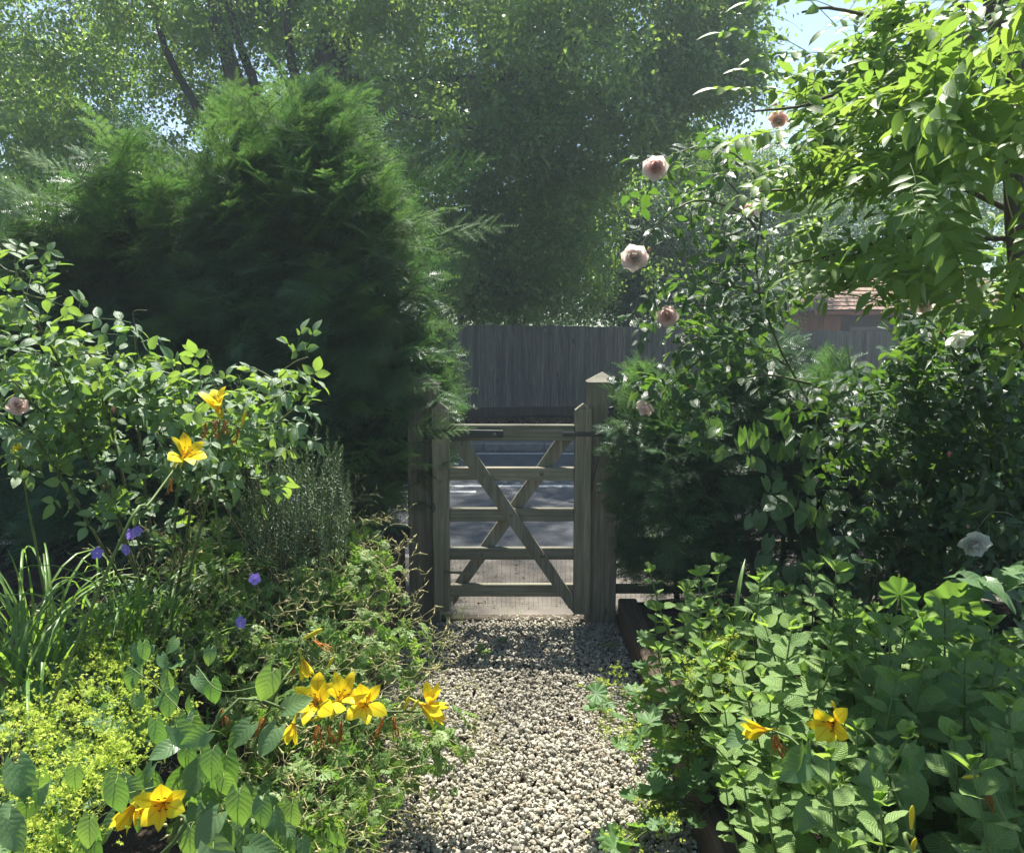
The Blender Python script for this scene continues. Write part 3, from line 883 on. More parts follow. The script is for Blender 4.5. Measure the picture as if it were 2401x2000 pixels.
def crown(name, mat, parent, centres, per, sig, s0, s1, seed, droop=0.6, T=None, shape=None, base=None):
    rg = np.random.default_rng(seed)
    C = NP(centres)
    if base is not None: C = C[shade_ok(C+NP(base)+NP([0, 0, .2]))]
    k = max(1, int(round(per/11))); n = len(C)*k
    P = np.repeat(C, k, 0)
    sg = NP(sig) if not np.isscalar(sig) else np.array([sig, sig, sig*.75])
    P = P+rg.normal(size=(n, 3))*sg
    d = rg.normal(size=(n, 3)); d[:, 2] = d[:, 2]*.7-droop*.6
    nn = rg.normal(size=(n, 3))*.5; nn[:, 2] += 1
    return scatter(name, twigs(mat, .068), P, frames(d, nn), rg.uniform(.8, 1.2, n)*(s0+s1)/2/.068, parent, seed)

def shell(rg, c, r, n, inner=0.55):
    d = nrm(rg.normal(size=(n, 3))); rr = rg.uniform(inner, 1.0, n)[:, None]
    return NP(c)+d*rr*NP(r)

def big_tree():
    TY = 16.8
    b = at(742, 700, TY)
    base = Vector((b.x, TY, -.1))
    root = thing('tall_tree', 'tall many-stemmed tree with a wide airy green crown rising behind the yew', 'tree', base)
    L = lambda p: NP(p)-NP(base)
    def branch(pts, r0, r1, name='branch', n=12, sides=8):
        P = spline([L(p) for p in pts], n)
        P[1:] += np.random.default_rng(int(abs(pts[-1][0])*100)).normal(size=P[1:].shape)*.02
        A = Acc(); A.add(*tube(P, np.linspace(r0, r1, n), sides)); A.build(name, MAT['bark'], root)
    top = lambda px, py, dy=0: tuple(at(px, py, TY+dy))
    A = Acc(); A.add(*tube(spline([L((base.x, TY, -.15)), L((base.x-.02, TY, 1.0)), L(top(740, 480)), L(top(742, 300))], 10), [.58, .46, .42, .38, .36, .34, .31, .29, .27, .25], 14)); A.build('trunk', MAT['bark'], root)
    branch([top(742, 330), top(752, 200), top(775, 60), top(800, -160), top(780, -700), top(760, -1500)], .30, .10, 'stem', 16)
    branch([top(745, 350), top(775, 210), top(830, 60), top(880, -100), top(980, -700, 1)], .19, .05, 'stem', 12)
    branch([top(735, 420), top(700, 250), top(681, 120), top(668, 0), top(650, -400, -1)], .12, .05, 'stem', 12)
    branch([top(735, 450), top(640, 300), top(580, 160), top(535, 0), top(490, -300, 1)], .13, .05, 'stem', 12)
    branch([top(735, 430), top(590, 260), top(530, 120), top(500, -20), top(470, -500, -1)], .25, .07, 'stem', 12)
    branch([top(725, 520), top(560, 400), top(470, 270), top(395, 130), top(340, -20), top(250, -300)], .12, .04, 'branch', 12)
    branch([top(715, 560), top(480, 480), top(290, 430), top(150, 340), top(50, 297), top(-200, 250)], .14, .04, 'branch', 12)
    branch([top(745, 330), top(790, 255), top(840, 243), top(880, 290), top(905, 360), top(960, 420)], .09, .03, 'branch', 12)
    branch([top(745, 300), top(900, 260, -1), top(1100, 300, -2), top(1300, 250, -2.5), top(1500, 180, -2.5)], .06, .012, 'branch', 14)
    branch([top(760, 170), top(1000, 190, -1), top(1250, 170, -2), top(1390, 70, -2), top(1500, -20, -2), top(1640, -200, -2)], .085, .04, 'branch', 14)
    branch([top(1390, 90, -2), top(1500, 125, -2), top(1620, 110, -2), top(1740, 130, -2)], .05, .015, 'branch', 8)
    rg = np.random.default_rng(21)
    # visible lower part of the crown
    Cs = []
    def zone(px0, px1, py0, py1, Y0, Y1, n):
        for _ in range(n//7):        # boughs, each a flattened drift of leafy twigs with air round it
            q = NP(at(rg.uniform(px0, px1), rg.uniform(py0, py1), rg.uniform(Y0, Y1)))
            ax_ = NP([rg.normal(), rg.normal()*.6, -.25])
            for _ in range(7): Cs.append(tuple(q+ax_*rg.normal()*.45+rg.normal(size=3)*NP([.30, .30, .16])))
    zone(-150, 520, -150, 420, 13.5, 19, 330)
    zone(-150, 200, 380, 560, 14, 19, 40)
    zone(500, 900, -150, 330, 17.0, 20.5, 250)
    zone(880, 1250, -150, 330, 14, 20, 240)
    zone(560, 860, -100, 250, 14.5, 16.2, 14)
    zone(900, 1430, 100, 640, 14, 19, 240)
    zone(860, 1330, 440, 705, 15.6, 19, 150)
    zone(1250, 1520, -120, 240, 12.8, 16.5, 170)
    zone(1300, 1480, 220, 420, 14, 17, 60)
    for (a, b, n, s) in ((1600, 20, 16, 60), (1680, 10, 14, 45), (1640, 90, 16, 50), (1560, 150, 14, 50), (1700, 150, 14, 38), (1760, 120, 8, 20), (1745, 175, 7, 22), (1620, 215, 10, 40), (1540, 260, 10, 40), (1575, 330, 5, 25), (1480, 330, 8, 30), (1600, 160, 9, 60), (1740, -30, 8, 40)):
        for _ in range(n): Cs.append(tuple(at(a+rg.normal()*s*.7, b+rg.normal()*s*.55, rg.uniform(13.6, 15.2))))
    C = L(np.array(Cs))
    crown('crown', MAT['tleaf'], root, C, 95, .22, .07, .12, 5, base=base)
    Cs2, Cs[:] = list(Cs), []
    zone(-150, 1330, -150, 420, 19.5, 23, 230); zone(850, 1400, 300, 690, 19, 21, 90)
    crown('inner_crown', MAT['tleaf2'], root, L(np.array(Cs)), 120, .42, .08, .12, 7, base=base)  # darker leaf colour stands in for shade deep in the crown
    # unseen high crown, shaped so its shade falls on road, gate and path
    H = []
    for c, r_, n in (((-4.5, 17.5, 13), (7.5, 5.5, 5.0), 300), ((-6, 16.5, 17.3), (5.5, 4.5, 3.2), 200), ((-1.2, 16.3, 17.5), (4.0, 3.6, 2.6), 160), ((1.5, 15.5, 12), (4.0, 3.5, 3.4), 90)):
        H.append(shell(rg, c, r_, n, .3))
    H = L(np.concatenate(H))
    crown('upper_crown', MAT['tleaf'], root, H, 60, .5, .09, .15, 6, base=base)
    return root
big_tree()

def simple_tree(name, label, base, trunk_r, trunk_top, ells, ncl, per, sig, s0, s1, mat, seed, group=None, limbs=5, droop=.5, T=TLEAF_S, low=None):
    rg = np.random.default_rng(seed)
    root = thing(name, label, 'tree', base, group)
    tp = NP(trunk_top)-NP(base)
    A = Acc(); A.add(*tube(curve_pts((0, 0, 0), tp, (rg.normal()*.1, 0, 0), 7), np.linspace(trunk_r, trunk_r*.4, 7), 8)); A.build('trunk', MAT['bark'], root)
    C = []
    vol = [e[1][0]*e[1][2] for e in ells]; tot = sum(vol)
    for (c, r_), v in zip(ells, vol):
        C.append(shell(rg, NP(c)-NP(base), r_, max(4, int(ncl*v/tot)), .45))
    C = np.concatenate(C)
    for k in range(limbs):
        e = C[rg.integers(len(C))]; s = tp*rg.uniform(.4, .95)
        A = Acc(); A.add(*tube(curve_pts(s, e, (0, 0, .15), 6), np.linspace(trunk_r*.35, .01, 6), 5)); A.build('branch', MAT['bark'], root)
    crown('crown', mat, root, C, per, sig, s0, s1, seed+1, droop, T)
    return root

A_ = at
def ell(px, py, Y, rx, rz, ry=None): return (tuple(at(px, py, Y)), (rx, ry or rx*.8, rz))
# rounded dark tree in the middle, over the fence
simple_tree('leafy_tree', 'rounded mid-green tree hanging over the fence behind the gate', (.1, 18.6, -.16), .14, tuple(at(1210, 560, 18.6)),
            [ell(1240, 560, 18.2, 1.25, 1.5), ell(1300, 470, 18.2, .9, .9), ell(1180, 660, 17.8, 1.1, .8), ell(1340, 650, 17.8, .85, .9)], 330, 75, .24, .05, .085, MAT['tleaf'], 31)
simple_tree('evergreen_tree', 'dark narrow evergreen standing between the lighter trees beyond the fence', (2.7, 19.6, -.16), .12, tuple(at(1470, 500, 19.6)),
            [ell(1455, 560, 19.6, .95, 2.0), ell(1490, 690, 19.4, 1.1, 1.0), ell(1560, 600, 20, 1.0, 1.7)], 360, 80, .26, .05, .08, MAT['tleaf2'], 33)
simple_tree('leafy_tree', 'yellow-green tree beneath the patch of open sky, behind the roses', (5.6, 22, -.16), .16, tuple(at(1700, 480, 22)),
            [ell(1620, 430, 22, 1.6, 1.2), ell(1730, 400, 22.5, 1.3, .95), ell(1640, 600, 21.5, 1.8, 1.5), ell(1790, 500, 22.5, 1.6, 1.6), ell(1560, 340, 21.5, .8, .6), ell(1750, 660, 21, 1.6, .9)], 620, 85, .34, .06, .10, MAT['tleaf3'], 35)
simple_tree('leafy_tree', 'tall green tree behind the shed, seen through the wisteria', (12.0, 27, -.16), .2, tuple(at(2080, 420, 27)),
            [ell(2080, 420, 27, 3.2, 2.6), ell(2300, 380, 27, 3.2, 3.2), ell(1960, 520, 27, 1.8, 1.4)], 520, 70, .5, .08, .14, MAT['tleaf'], 37)
# weeping tree left of the shed: strings of leaves
def weeping():
    base = (9.9, 26, -.16); rg = np.random.default_rng(41)
    root = thing('weeping_tree', 'pale weeping tree trailing long curtains of leaves left of the shed', 'tree', base)
    A = Acc(); A.add(*tube([(0, 0, 0), (.1, 0, 2.2), (-.1, 0, 4.6)], [.16, .12, .05], 8)); A.build('trunk', MAT['bark'], root)
    C = []
    for _ in range(120):
        a = rg.uniform(0, 6.28); r = rg.uniform(.3, 2.3); x, y = r*math.cos(a), r*math.sin(a)*.7; z1 = 4.9-.25*r*r+rg.normal()*.2; ln = rg.uniform(1.4, 3.6)
        for k in range(int(ln/.13)): C.append((x+rg.normal()*.02, y, z1-k*.13))
    crown('crown', MAT['tleaf3'], root, C, 9, .05, .05, .09, 42, droop=2.5)
weeping()
# brown-green shrubs and thin trunks right behind the fence
for i, (px, Y, h, lab, mt) in enumerate(((1010, 17.6, 735, 'slim young tree with yellowish leaves just behind the fence, nearest the yew', 'tleaf3'), (1085, 17.9, 640, 'slim young tree with a darker trunk behind the fence above the gate', 'tleaf'), (930, 18.2, 690, 'thin tree with sparse yellowish leaves, half hidden behind the yew', 'tleaf3'))):
    b = at(px, 760, Y)
    simple_tree('young_tree', lab, (b.x, Y, -.16), .075, tuple(at(px+6, 560, Y)), [ell(px, 700, Y, .55, .75, .4), ell(px+10, 620, Y, .7, .5, .4)], 60, 60, .17, .04, .07, MAT[mt], 50+i, 'thin trees behind the fence')
# far pale trees low on the left and a far wood that closes the horizon
simple_tree('leafy_tree', 'pale distant tree at the left edge beyond the yew', (-16, 27, -.16), .2, tuple(at(40, 520, 27)), [ell(20, 560, 27, 3.0, 1.8), ell(180, 640, 27, 3.0, 1.6), ell(-80, 640, 27, 2.5, 2)], 170, 70, .5, .08, .14, MAT['tleaf'], 61)
def far_wood():
    rg = np.random.default_rng(62); C = []
    for _ in range(560):
        x = rg.uniform(-34, 34); C.append((x, rg.uniform(40, 50), rg.uniform(.2, 1)**.7*(4.2+1.0*math.sin(x*.5)+.8*math.sin(x*1.3+2))))
    o = crown('far_wood', MAT['tleaf2'], None, C, 46, .75, .2, .36, 63)
    tag(o, 'distant wood closing the view low behind the fence and trees', 'wood')
far_wood()

# ------------------------------------------------------------------ yew: clusters of needled shoots
MAT['yew'] = leaf_mat('yew_needle', (0.03, 0.07, 0.035), (0.13, 0.22, 0.11), (0.18, 0.32, 0.07), 0.34, 0.4, 0.35)
MAT['yew_new'] = leaf_mat('young_yew_needle', (0.06, 0.12, 0.03), (0.10, 0.175, 0.045), (0.17, 0.31, 0.06), 0.45, 0.6, 0.15)
def yew_shoot(Ln, pairs, nl, seed, curve=.12, w=.24):
    """one shoot: stem along +Y, needles in two combed rows"""
    rg = np.random.default_rng(seed)
    V, F, U = [], [], []
    ys = np.linspace(0, 1, 4)
    st = tube([(0, y*Ln, -curve*Ln*y*y) for y in ys], [.0016, .0014, .001, .0006], 3, False)
    parts = [((NP(st[0]), st[1], NP(st[2])), (0, 0, 0), I3, 1.0)]
    for i in range(pairs):
        t = (i+.4)/pairs; y = t*Ln; z = -curve*Ln*t*t
        for s in (-1, 1):
            l = nl*(.75+.35*math.sin(math.pi*min(1, t*1.0+.12)))*rg.uniform(.85, 1.12)
            dx = s*l*.86; dy = l*rg.uniform(.38, .62); dz = l*rg.uniform(-.1, .28)
            b = w*l
            V = NP([(0, y-b*.5, z), (0, y+b*.5, z), (dx, y+dy, z+dz)])
            if s < 0: V = V[[1, 0, 2]]
            parts.append(((V, [(0, 1, 2)], NP([(.4, 0), (.6, 0), (.5, 1)])), (0, 0, 0), I3, 1.0))
    return merge_t(parts)
def yew_cluster(seed, n=5, Ln=.12, pairs=9, nl=.024):
    rg = np.random.default_rng(seed); parts = []
    for k in range(n):
        a = (k-(n-1)/2)/n*2.2+rg.normal()*.15
        d = NP([math.sin(a), math.cos(a), rg.normal()*.25]); up = NP([rg.normal()*.3, rg.normal()*.3, 1])
        T = yew_shoot(Ln*rg.uniform(.7, 1.1), pairs, nl, seed*10+k, rg.uniform(0, .25))
        parts.append((T, (0, .02*k/n, 0), fr1(d, up), 1.0))
    return merge_t(parts)
YC = [yew_cluster(100+i, 4, .125, 10, .027) for i in range(6)]

def lump(x, z, s):
    return (math.sin(x*2.9+s)*math.cos(z*2.3+s*1.7)+.6*math.sin(x*6.1+z*4.3+s)+.35*math.sin(z*11+x*9+s))
def hedge_foliage(root, base, n, inside, surfY, depth, mat, seed, s0=.85, s1=1.25, back=True, name='foliage'):
    """inside(x,z) -> bool outline; surfY(x,z) front face"""
    rg = np.random.default_rng(seed); P, D = [], []
    x0, x1, z0, z1 = inside.box
    k = 0
    while len(P) < n and k < n*20:
        k += 1
        x, z = rg.uniform(x0, x1), rg.uniform(z0, z1)
        e = inside(x, z)
        if e <= 0: continue
        u = rg.random()
        y = surfY(x, z)+(1-min(1, e/.35))*.25+ (rg.random()**1.6)*depth
        out = NP([inside.dx(x, z), -1.0+u*.4, inside.dz(x, z)])
        P.append((x, y, z)); D.append(out)
    P, D = NP(P), nrm(NP(D)); m = len(P)
    D = D+rg.normal(size=(m, 3))*.55; D[:, 2] += rg.uniform(-.5, .55, m)
    nn = rg.normal(size=(m, 3))*.55; nn[:, 2] += 1
    RM = frames(D, nn); w = rg.integers(len(YC), size=m); S = rg.uniform(s0, s1, m); var = rg.random(m)
    if mat.name not in YM:
        YM[mat.name] = []
        for T in YC:
            A = Acc(); A.add(*T); YM[mat.name].append(A.mesh('yew_spray', mat, True))
    return scatter(name, YM[mat.name], P-NP(base), RM, S, root, seed)
YM = {}

class Outline:
    """top height per x and side limits per z, from control points"""
    def __init__(s, top, right, left, zb):
        s.top, s.right, s.left, s.zb = NP(top), NP(right), NP(left), zb
        s.box = (s.left[:, 1].min()-.1, s.right[:, 1].max()+.1, zb, s.top[:, 1].max()+.1)
    def __call__(s, x, z):
        t = np.interp(x, s.top[:, 0], s.top[:, 1]) + .10*math.sin(x*5.3+.6)+.10*math.sin(x*11)+.07*math.sin(x*27+1)+.04*math.sin(x*61)
        r = np.interp(z, s.right[:, 0], s.right[:, 1]) + .04*math.sin(z*17)
        l = np.interp(z, s.left[:, 0], s.left[:, 1])
        return min(t-z, r-x, x-l, 9)
    def dx(s, x, z):
        r = np.interp(z, s.right[:, 0], s.right[:, 1]); l = np.interp(z, s.left[:, 0], s.left[:, 1])
        return max(0, 1-(r-x)/.4)*.9-max(0, 1-(x-l)/.4)*.9
    def dz(s, x, z):
        t = np.interp(x, s.top[:, 0], s.top[:, 1]); return .15+max(0, 1-(t-z)/.5)*1.2

def tube_part(root, pts, r0, r1, name, mat, n=10, sides=6):
    P = spline(pts, n); A = Acc(); A.add(*tube(P, np.linspace(r0, r1, n), sides)); return A.build(name, mat, root)

def fan_t(seed, Ln=.30, nside=9, nl=.031):
    """flat feathery spray: a main shoot with side shoots left and right"""
    rgs = np.random.default_rng(seed); parts = []
    st = tube([(0, y*Ln, -.14*Ln*y*y) for y in np.linspace(0, 1, 5)], np.linspace(.003, .001, 5), 3, False)
    parts.append(((NP(st[0]), st[1], NP(st[2])), (0, 0, 0), I3, 1.0))
    parts.append((yew_shoot(Ln*.45, 10, nl, seed+50, .12), (0, Ln*.58, -.14*Ln*.34), fr1((0, 1, -.16), (0, 0, 1)), 1.0))
    for j in range(nside):
        t = .06+.74*j/nside; s = -1 if j % 2 else 1; l = .15*(1.15-t)+.02
        T = yew_shoot(l, max(5, int(l/.0135)), nl, seed+60+j, .2)
        parts.append((T, (0, t*Ln, -.14*Ln*t*t), fr1(NP([s*.8, .75, rgs.normal()*.22]), (rgs.normal()*.25, 0, 1)), 1.0))
    return merge_t(parts)
FANS = {}
def fans(root, base, n, inside, surfY, depth, mat, seed, s0, s1, name):
    rg = np.random.default_rng(seed); P, D, N, S = [], [], [], []
    x0, x1, z0, z1 = inside.box; k = 0
    while len(P) < n and k < n*25:
        k += 1
        x, z = rg.uniform(x0, x1), rg.uniform(z0, z1); e_ = inside(x, z)
        if e_ <= .02: continue
        # tufts: neighbours point the same way, with dark hollows between them
        f = math.sin(x*5.3+z*1.7+seed)*math.cos(z*4.9-x*1.3)+.5*math.sin(x*11+z*7)
        if f < -.55 and rg.random() < .8: continue
        y = surfY(x, z)+(1-min(1, e_/.35))*.22+rg.random()*depth-.07*f
        th = 1.1*math.sin(x*3.1+seed)+.9*math.sin(z*3.7+x*2.1)+rg.normal()*.35
        up = inside.dz(x, z)*.8; sx = inside.dx(x, z)
        D.append((math.sin(th)*.8+sx, -.55+rg.normal()*.2, math.cos(th)*.25+up*.6-.25+rg.normal()*.25)); N.append((rg.normal()*.25, -.7+rg.normal()*.3, 1.0))
        P.append((x, y, z)); S.append(rg.uniform(s0, s1))
    if mat.name not in FANS:
        FANS[mat.name] = []
        for q in range(4):
            A = Acc(); A.add(*fan_t(700+q*17)); FANS[mat.name].append(A.mesh('yew_fan', mat, True))
    return scatter(name, FANS[mat.name], NP(P)-NP(base), frames(NP(D), NP(N)), NP(S), root, seed)

YB = (-1.6, 4.9, .3)
yew = thing('yew_bush', 'large dark green yew bush with feathery shoots, left of the gate', 'bush', YB)
tw = lambda px, py, Y=4.75: (at(px, py, Y).x, at(px, py, Y).z)
top_ = [tw(-400, 500), tw(0, 520), tw(60, 480), tw(130, 490), tw(250, 470), tw(400, 430), tw(480, 370), tw(540, 290), tw(640, 270), tw(700, 285), tw(800, 330), tw(880, 380), tw(940, 460), tw(975, 540), tw(1000, 660), tw(1030, 900)]
def zx(px, py, Y=4.45): q = at(px, py, Y); return (q.z, q.x)
rt_ = sorted([zx(940, 440), zx(955, 560), zx(970, 700), zx(1000, 800), zx(1032, 880), zx(1025, 1000), zx(1005, 1080), zx(975, 1150), zx(870, 1240), zx(800, 1300), zx(770, 1380)])
yo = Outline(top_, rt_, [(0, -4.2), (4, -4.2)], .45)
def ysurf(x, z): return 4.22+.10*lump(x, z, .4)+ .22*max(0, z-2.0) + .10*max(0, -x-1.2)
hedge_foliage(yew, YB, 9000, yo, lambda x, z: ysurf(x, z)+.22, .5, MAT['yew'], 71, name='middle_foliage')
fans(yew, YB, 3000, yo, ysurf, .20, MAT['yew'], 76, .55, .95, 'foliage')
hedge_foliage(yew, YB, 5000, yo, lambda x, z: ysurf(x, z)+.75, .5, MAT['yew'], 72, 1.3, 1.9, name='inner_foliage')
# sunlit young growth along the top
yt = Outline([(a, b+.06) for a, b in top_], [(a, b+.02) for a, b in rt_], [(0, -4.2), (4, -4.2)], 2.05)
fans(yew, YB, 520, yt, ysurf, .35, MAT['yew_new'], 73, .5, .85, 'young_foliage')
rg = np.random.default_rng(74)
for k in range(9):
    x = -1.6+rg.normal()*.5
    P = [(0+rg.normal()*.1, rg.normal()*.1, 0), ((x+1.6)*.5, .1, .9), (x+1.6+rg.normal()*.2, .15, 1.9)]
    tube_part(yew, P, .05, .015, 'branch', MAT['bark'])
# long feathery shoots standing out of the outline: a part each
SH = []
for i in range(4):
    rgs = np.random.default_rng(200+i); parts = []
    Ln = .42; st = tube([(0, y*Ln, -.10*Ln*y*y) for y in np.linspace(0, 1, 6)], np.linspace(.004, .0012, 6), 4, False)
    parts.append(((NP(st[0]), st[1], NP(st[2])), (0, 0, 0), I3, 1.0))
    parts.append((yew_shoot(.20, 15, .027, 210+i, .1), (0, Ln*.62, -.10*Ln*.62*.62), fr1((0, 1, -.12), (0, 0, 1)), 1.0))
    for j in range(13):
        t = .10+.78*j/13; s = -1 if j % 2 else 1; l = .16*(1.15-t)+.03
        T = yew_shoot(l, max(6, int(l/.010)), .025, 220+i*20+j, .15)
        d = NP([s*.85, .62, rgs.normal()*.18]); parts.append((T, (0, t*Ln, -.1*Ln*t*t), fr1(d, (rgs.normal()*.2, 0, 1)), 1.0))
    T = merge_t(parts); A = Acc(); A.add(*T); SH.append(A.mesh('shoot', MAT['yew_new'], True))
shoots = [(640, 300, 618, 200, 4.55), (650, 290, 690, 225, 4.5), (690, 300, 740, 262, 4.45), (720, 330, 800, 270, 4.4), (760, 350, 880, 310, 4.4), (800, 370, 905, 325, 4.45), (860, 400, 975, 345, 4.4),
          (930, 450, 1040, 385, 4.35), (980, 440, 1140, 362, 4.3), (960, 520, 1080, 470, 4.35), (1000, 560, 1180, 512, 4.3), (980, 600, 1080, 590, 4.3), (540, 330, 520, 190, 4.7), (560, 320, 555, 180, 4.65), (500, 360, 470, 270, 4.7), (590, 310, 590, 240, 4.6),
          (470, 390, 420, 320, 4.7), (380, 420, 360, 330, 4.75), (290, 430, 240, 345, 4.8), (250, 440, 220, 350, 4.8), (140, 430, 60, 345, 4.8), (100, 440, 130, 350, 4.8), (0, 470, -30, 400, 4.8), (330, 450, 300, 390, 4.7),
          (960, 660, 1060, 640, 4.25), (960, 700, 1050, 690, 4.2), (980, 760, 1050, 760, 4.2), (960, 820, 1035, 830, 4.2), (960, 1000, 1045, 985, 4.2), (900, 1090, 1010, 1080, 4.2), (880, 1140, 960, 1170, 4.2), (820, 430, 860, 360, 4.5), (900, 500, 960, 420, 4.45), (700, 400, 720, 330, 4.4),
          (620, 400, 600, 330, 4.4), (760, 470, 830, 400, 4.35), (840, 560, 900, 500, 4.35), (680, 380, 660, 280, 4.42), (450, 430, 470, 360, 4.6), (940, 890, 1030, 905, 4.22)]
for i, (a, b, c, d, Y) in enumerate(shoots):
    p0 = NP(at(a, b, Y+.12)); p1 = NP(at(c, d, Y))
    L = np.linalg.norm(p1-p0); put('shoot', SH[i % 4], yew, loc=p0-NP(YB), rm=fr1(p1-p0, (rg.normal()*.3, -.75+rg.normal()*.3, .8)), sc=min(1.5, L/.40))
rg = np.random.default_rng(75)
for i in range(255):       # arching shoots over the face and crest
    px, py = rg.uniform(20, 1000), rg.uniform(270, 1150) if i % 3 == 0 else rg.uniform(250, 560)
    p = at(px, py, 4.18+rg.uniform(-.03, .1))
    if yo(p.x, p.z) < .0: continue
    p.y = ysurf(p.x, p.z)-rg.uniform(0, .08)
    d = NP([rg.normal()*.7+.35, -.5, rg.uniform(-.4, .6)+(.5 if py < 600 else 0)])
    put('shoot', SH[i % 4], yew, loc=NP(p)-NP(YB), rm=fr1(d, (0, -.5, 1)), sc=rg.uniform(.4, .8))

# low yew hedge on the right of the gate
HB = (1.8, 4.6, .1)
hedge = thing('yew_hedge', 'low dark yew hedge with road showing through its bare foot, right of the gate', 'hedge', HB)
hw = lambda px, py, Y=4.3: (at(px, py, Y).x, at(px, py, Y).z)
topr = [hw(1440, 980), hw(1480, 945), hw(1540, 905), hw(1600, 880), (hw(1660, 870)), hw(1720, 860), hw(1800, 880), hw(1850, 915), hw(1950, 910), hw(2100, 890), hw(2500, 850), hw(2900, 850)]
lft = sorted([zx(1500, 900, 4.25), zx(1470, 1000, 4.25), zx(1452, 1100, 4.25), zx(1458, 1200, 4.25), zx(1470, 1300, 4.25), zx(1500, 1370, 4.25)])
ho = Outline(topr, [(0, 4.2), (4, 4.2)], lft, .22)
def hsurf(x, z): return 4.18+.07*lump(x, z, 2.4)
class Sparse:
    """the same outline, thinned towards the foot so the light road shows through"""
    def __init__(s, o, seed): s.o = o; s.box = o.box; s.dx = o.dx; s.dz = o.dz; s.rg = np.random.default_rng(seed)
    def __call__(s, x, z):
        keep = 1.0 if z > .72 else (.55+.5*(math.sin(x*7)*math.sin(z*9+x*3)) if z > .3 else .35)
        if x < 1.1: keep = max(keep, .75)
        return s.o(x, z) if s.rg.random() < keep else -1
hedge_foliage(hedge, HB, 8500, Sparse(ho, 3), lambda x, z: hsurf(x, z)+.12, .36, MAT['yew'], 81, name='inner_foliage')
fans(hedge, HB, 1500, Sparse(ho, 5), hsurf, .18, MAT['yew'], 86, .45, .8, 'foliage')
ht = Outline([(a, b+.05) for a, b in topr], [(0, 4.2), (4, 4.2)], [(a, b-.03) for a, b in lft], 1.12)
fans(hedge, HB, 420, ht, lambda x, z: hsurf(x, z)+.1, .5, MAT['yew_new'], 82, .45, .75, 'young_foliage')
rg = np.random.default_rng(83)
for k in range(16):
    x = rg.uniform(-.95, 2.0); A = Acc()
    A.add(*tube(spline([(x, rg.normal()*.06, -.1), (x+rg.normal()*.08, rg.normal()*.06, .5), (x+rg.normal()*.15, .05, 1.1)], 7), np.linspace(.02, .006, 7), 5)); A.build('branch', MAT['bark'], hedge)
for i, (a, b, c, d) in enumerate(((1500, 960, 1425, 900), (1520, 940, 1440, 925), (1490, 1000, 1430, 985), (1480, 1060, 1420, 1040), (1500, 1000, 1455, 940), (1480, 1110, 1428, 1100), (1580, 900, 1530, 850), (1640, 870, 1600, 800), (1720, 850, 1690, 770), (1780, 850, 1770, 760), (1740, 840, 1735, 740), (1480, 1180, 1430, 1170))):
    p0 = NP(at(a, b, 4.3)); p1 = NP(at(c, d, 4.15)); L = np.linalg.norm(p1-p0)
    put('shoot', SH[i % 4], hedge, loc=p0-NP(HB), rm=fr1(p1-p0, (0, -.6, .8)), sc=min(.9, L/.40))
# rosemary-like tall sprig standing out of the hedge top

# ------------------------------------------------------------------ leaf kinds of the garden plants
MAT['mint'] = leaf_mat('mint_leaf', (0.10, 0.175, 0.05), (0.18, 0.265, 0.085), (0.30, 0.46, 0.07), 0.38, 0.5, 0.3, 0.22, 8.0, 0.45)
MAT['mint_y'] = leaf_mat('young_mint_leaf', (0.13, 0.22, 0.05), (0.18, 0.28, 0.07), (0.42, 0.58, 0.08), 0.42, 0.5, 0.3, 0.22, 8.0, 0.45)
MAT['bind'] = leaf_mat('bindweed_leaf', (0.08, 0.15, 0.06), (0.13, 0.21, 0.09), (0.26, 0.43, 0.05), 0.42, 0.36, 0.5, 0.14, 6.0, 0.14)
MAT['rosel'] = leaf_mat('grey_green_rose_leaf', (0.08, 0.14, 0.07), (0.14, 0.21, 0.11), (0.34, 0.50, 0.06), 0.42, 0.42, 0.5, 0.3, 8.0, 0.3)
MAT['rosed'] = leaf_mat('dark_glossy_rose_leaf', (0.022, 0.055, 0.022), (0.045, 0.09, 0.035), (0.20, 0.36, 0.035), 0.35, 0.3, 0.6, 0.35, 8.0, 0.5)
MAT['wist'] = leaf_mat('wisteria_leaflet', (0.07, 0.125, 0.03), (0.11, 0.175, 0.045), (0.32, 0.45, 0.06), 0.48, 0.45, 0.3, 0.16, 7.0, 0.12)
MAT['alch'] = leaf_mat('lady_mantle_leaf', (0.06, 0.125, 0.04), (0.10, 0.18, 0.065), (0.28, 0.46, 0.06), 0.42, 0.5, 0.3, 0.0)
MAT['froth'] = leaf_mat('lime_flower_froth', (0.33, 0.41, 0.05), (0.46, 0.52, 0.09), (0.52, 0.62, 0.09), 0.42, 0.6, 0.2)
MAT['ger'] = leaf_mat('cranesbill_leaf', (0.10, 0.17, 0.045), (0.18, 0.26, 0.075), (0.30, 0.46, 0.06), 0.42, 0.5, 0.3)
MAT['pod'] = leaf_mat('cranesbill_seed_head', (0.30, 0.31, 0.12), (0.50, 0.44, 0.22), (0.38, 0.36, 0.12), 0.25, 0.6, 0.2)
MAT['strap'] = leaf_mat('strap_leaf', (0.085, 0.16, 0.04), (0.14, 0.24, 0.06), (0.36, 0.54, 0.06), 0.42, 0.38, 0.45)
MAT['rosem'] = leaf_mat('rosemary_needle', (0.08, 0.13, 0.06), (0.14, 0.19, 0.10), (0.16, 0.24, 0.06), 0.3, 0.45, 0.35)
MAT['lily'] = leaf_mat('yellow_lily_petal', (0.74, 0.50, 0.012), (0.86, 0.66, 0.03), (0.85, 0.60, 0.02), 0.42, 0.5, 0.2, throat=(0.70, 0.33, 0.01))
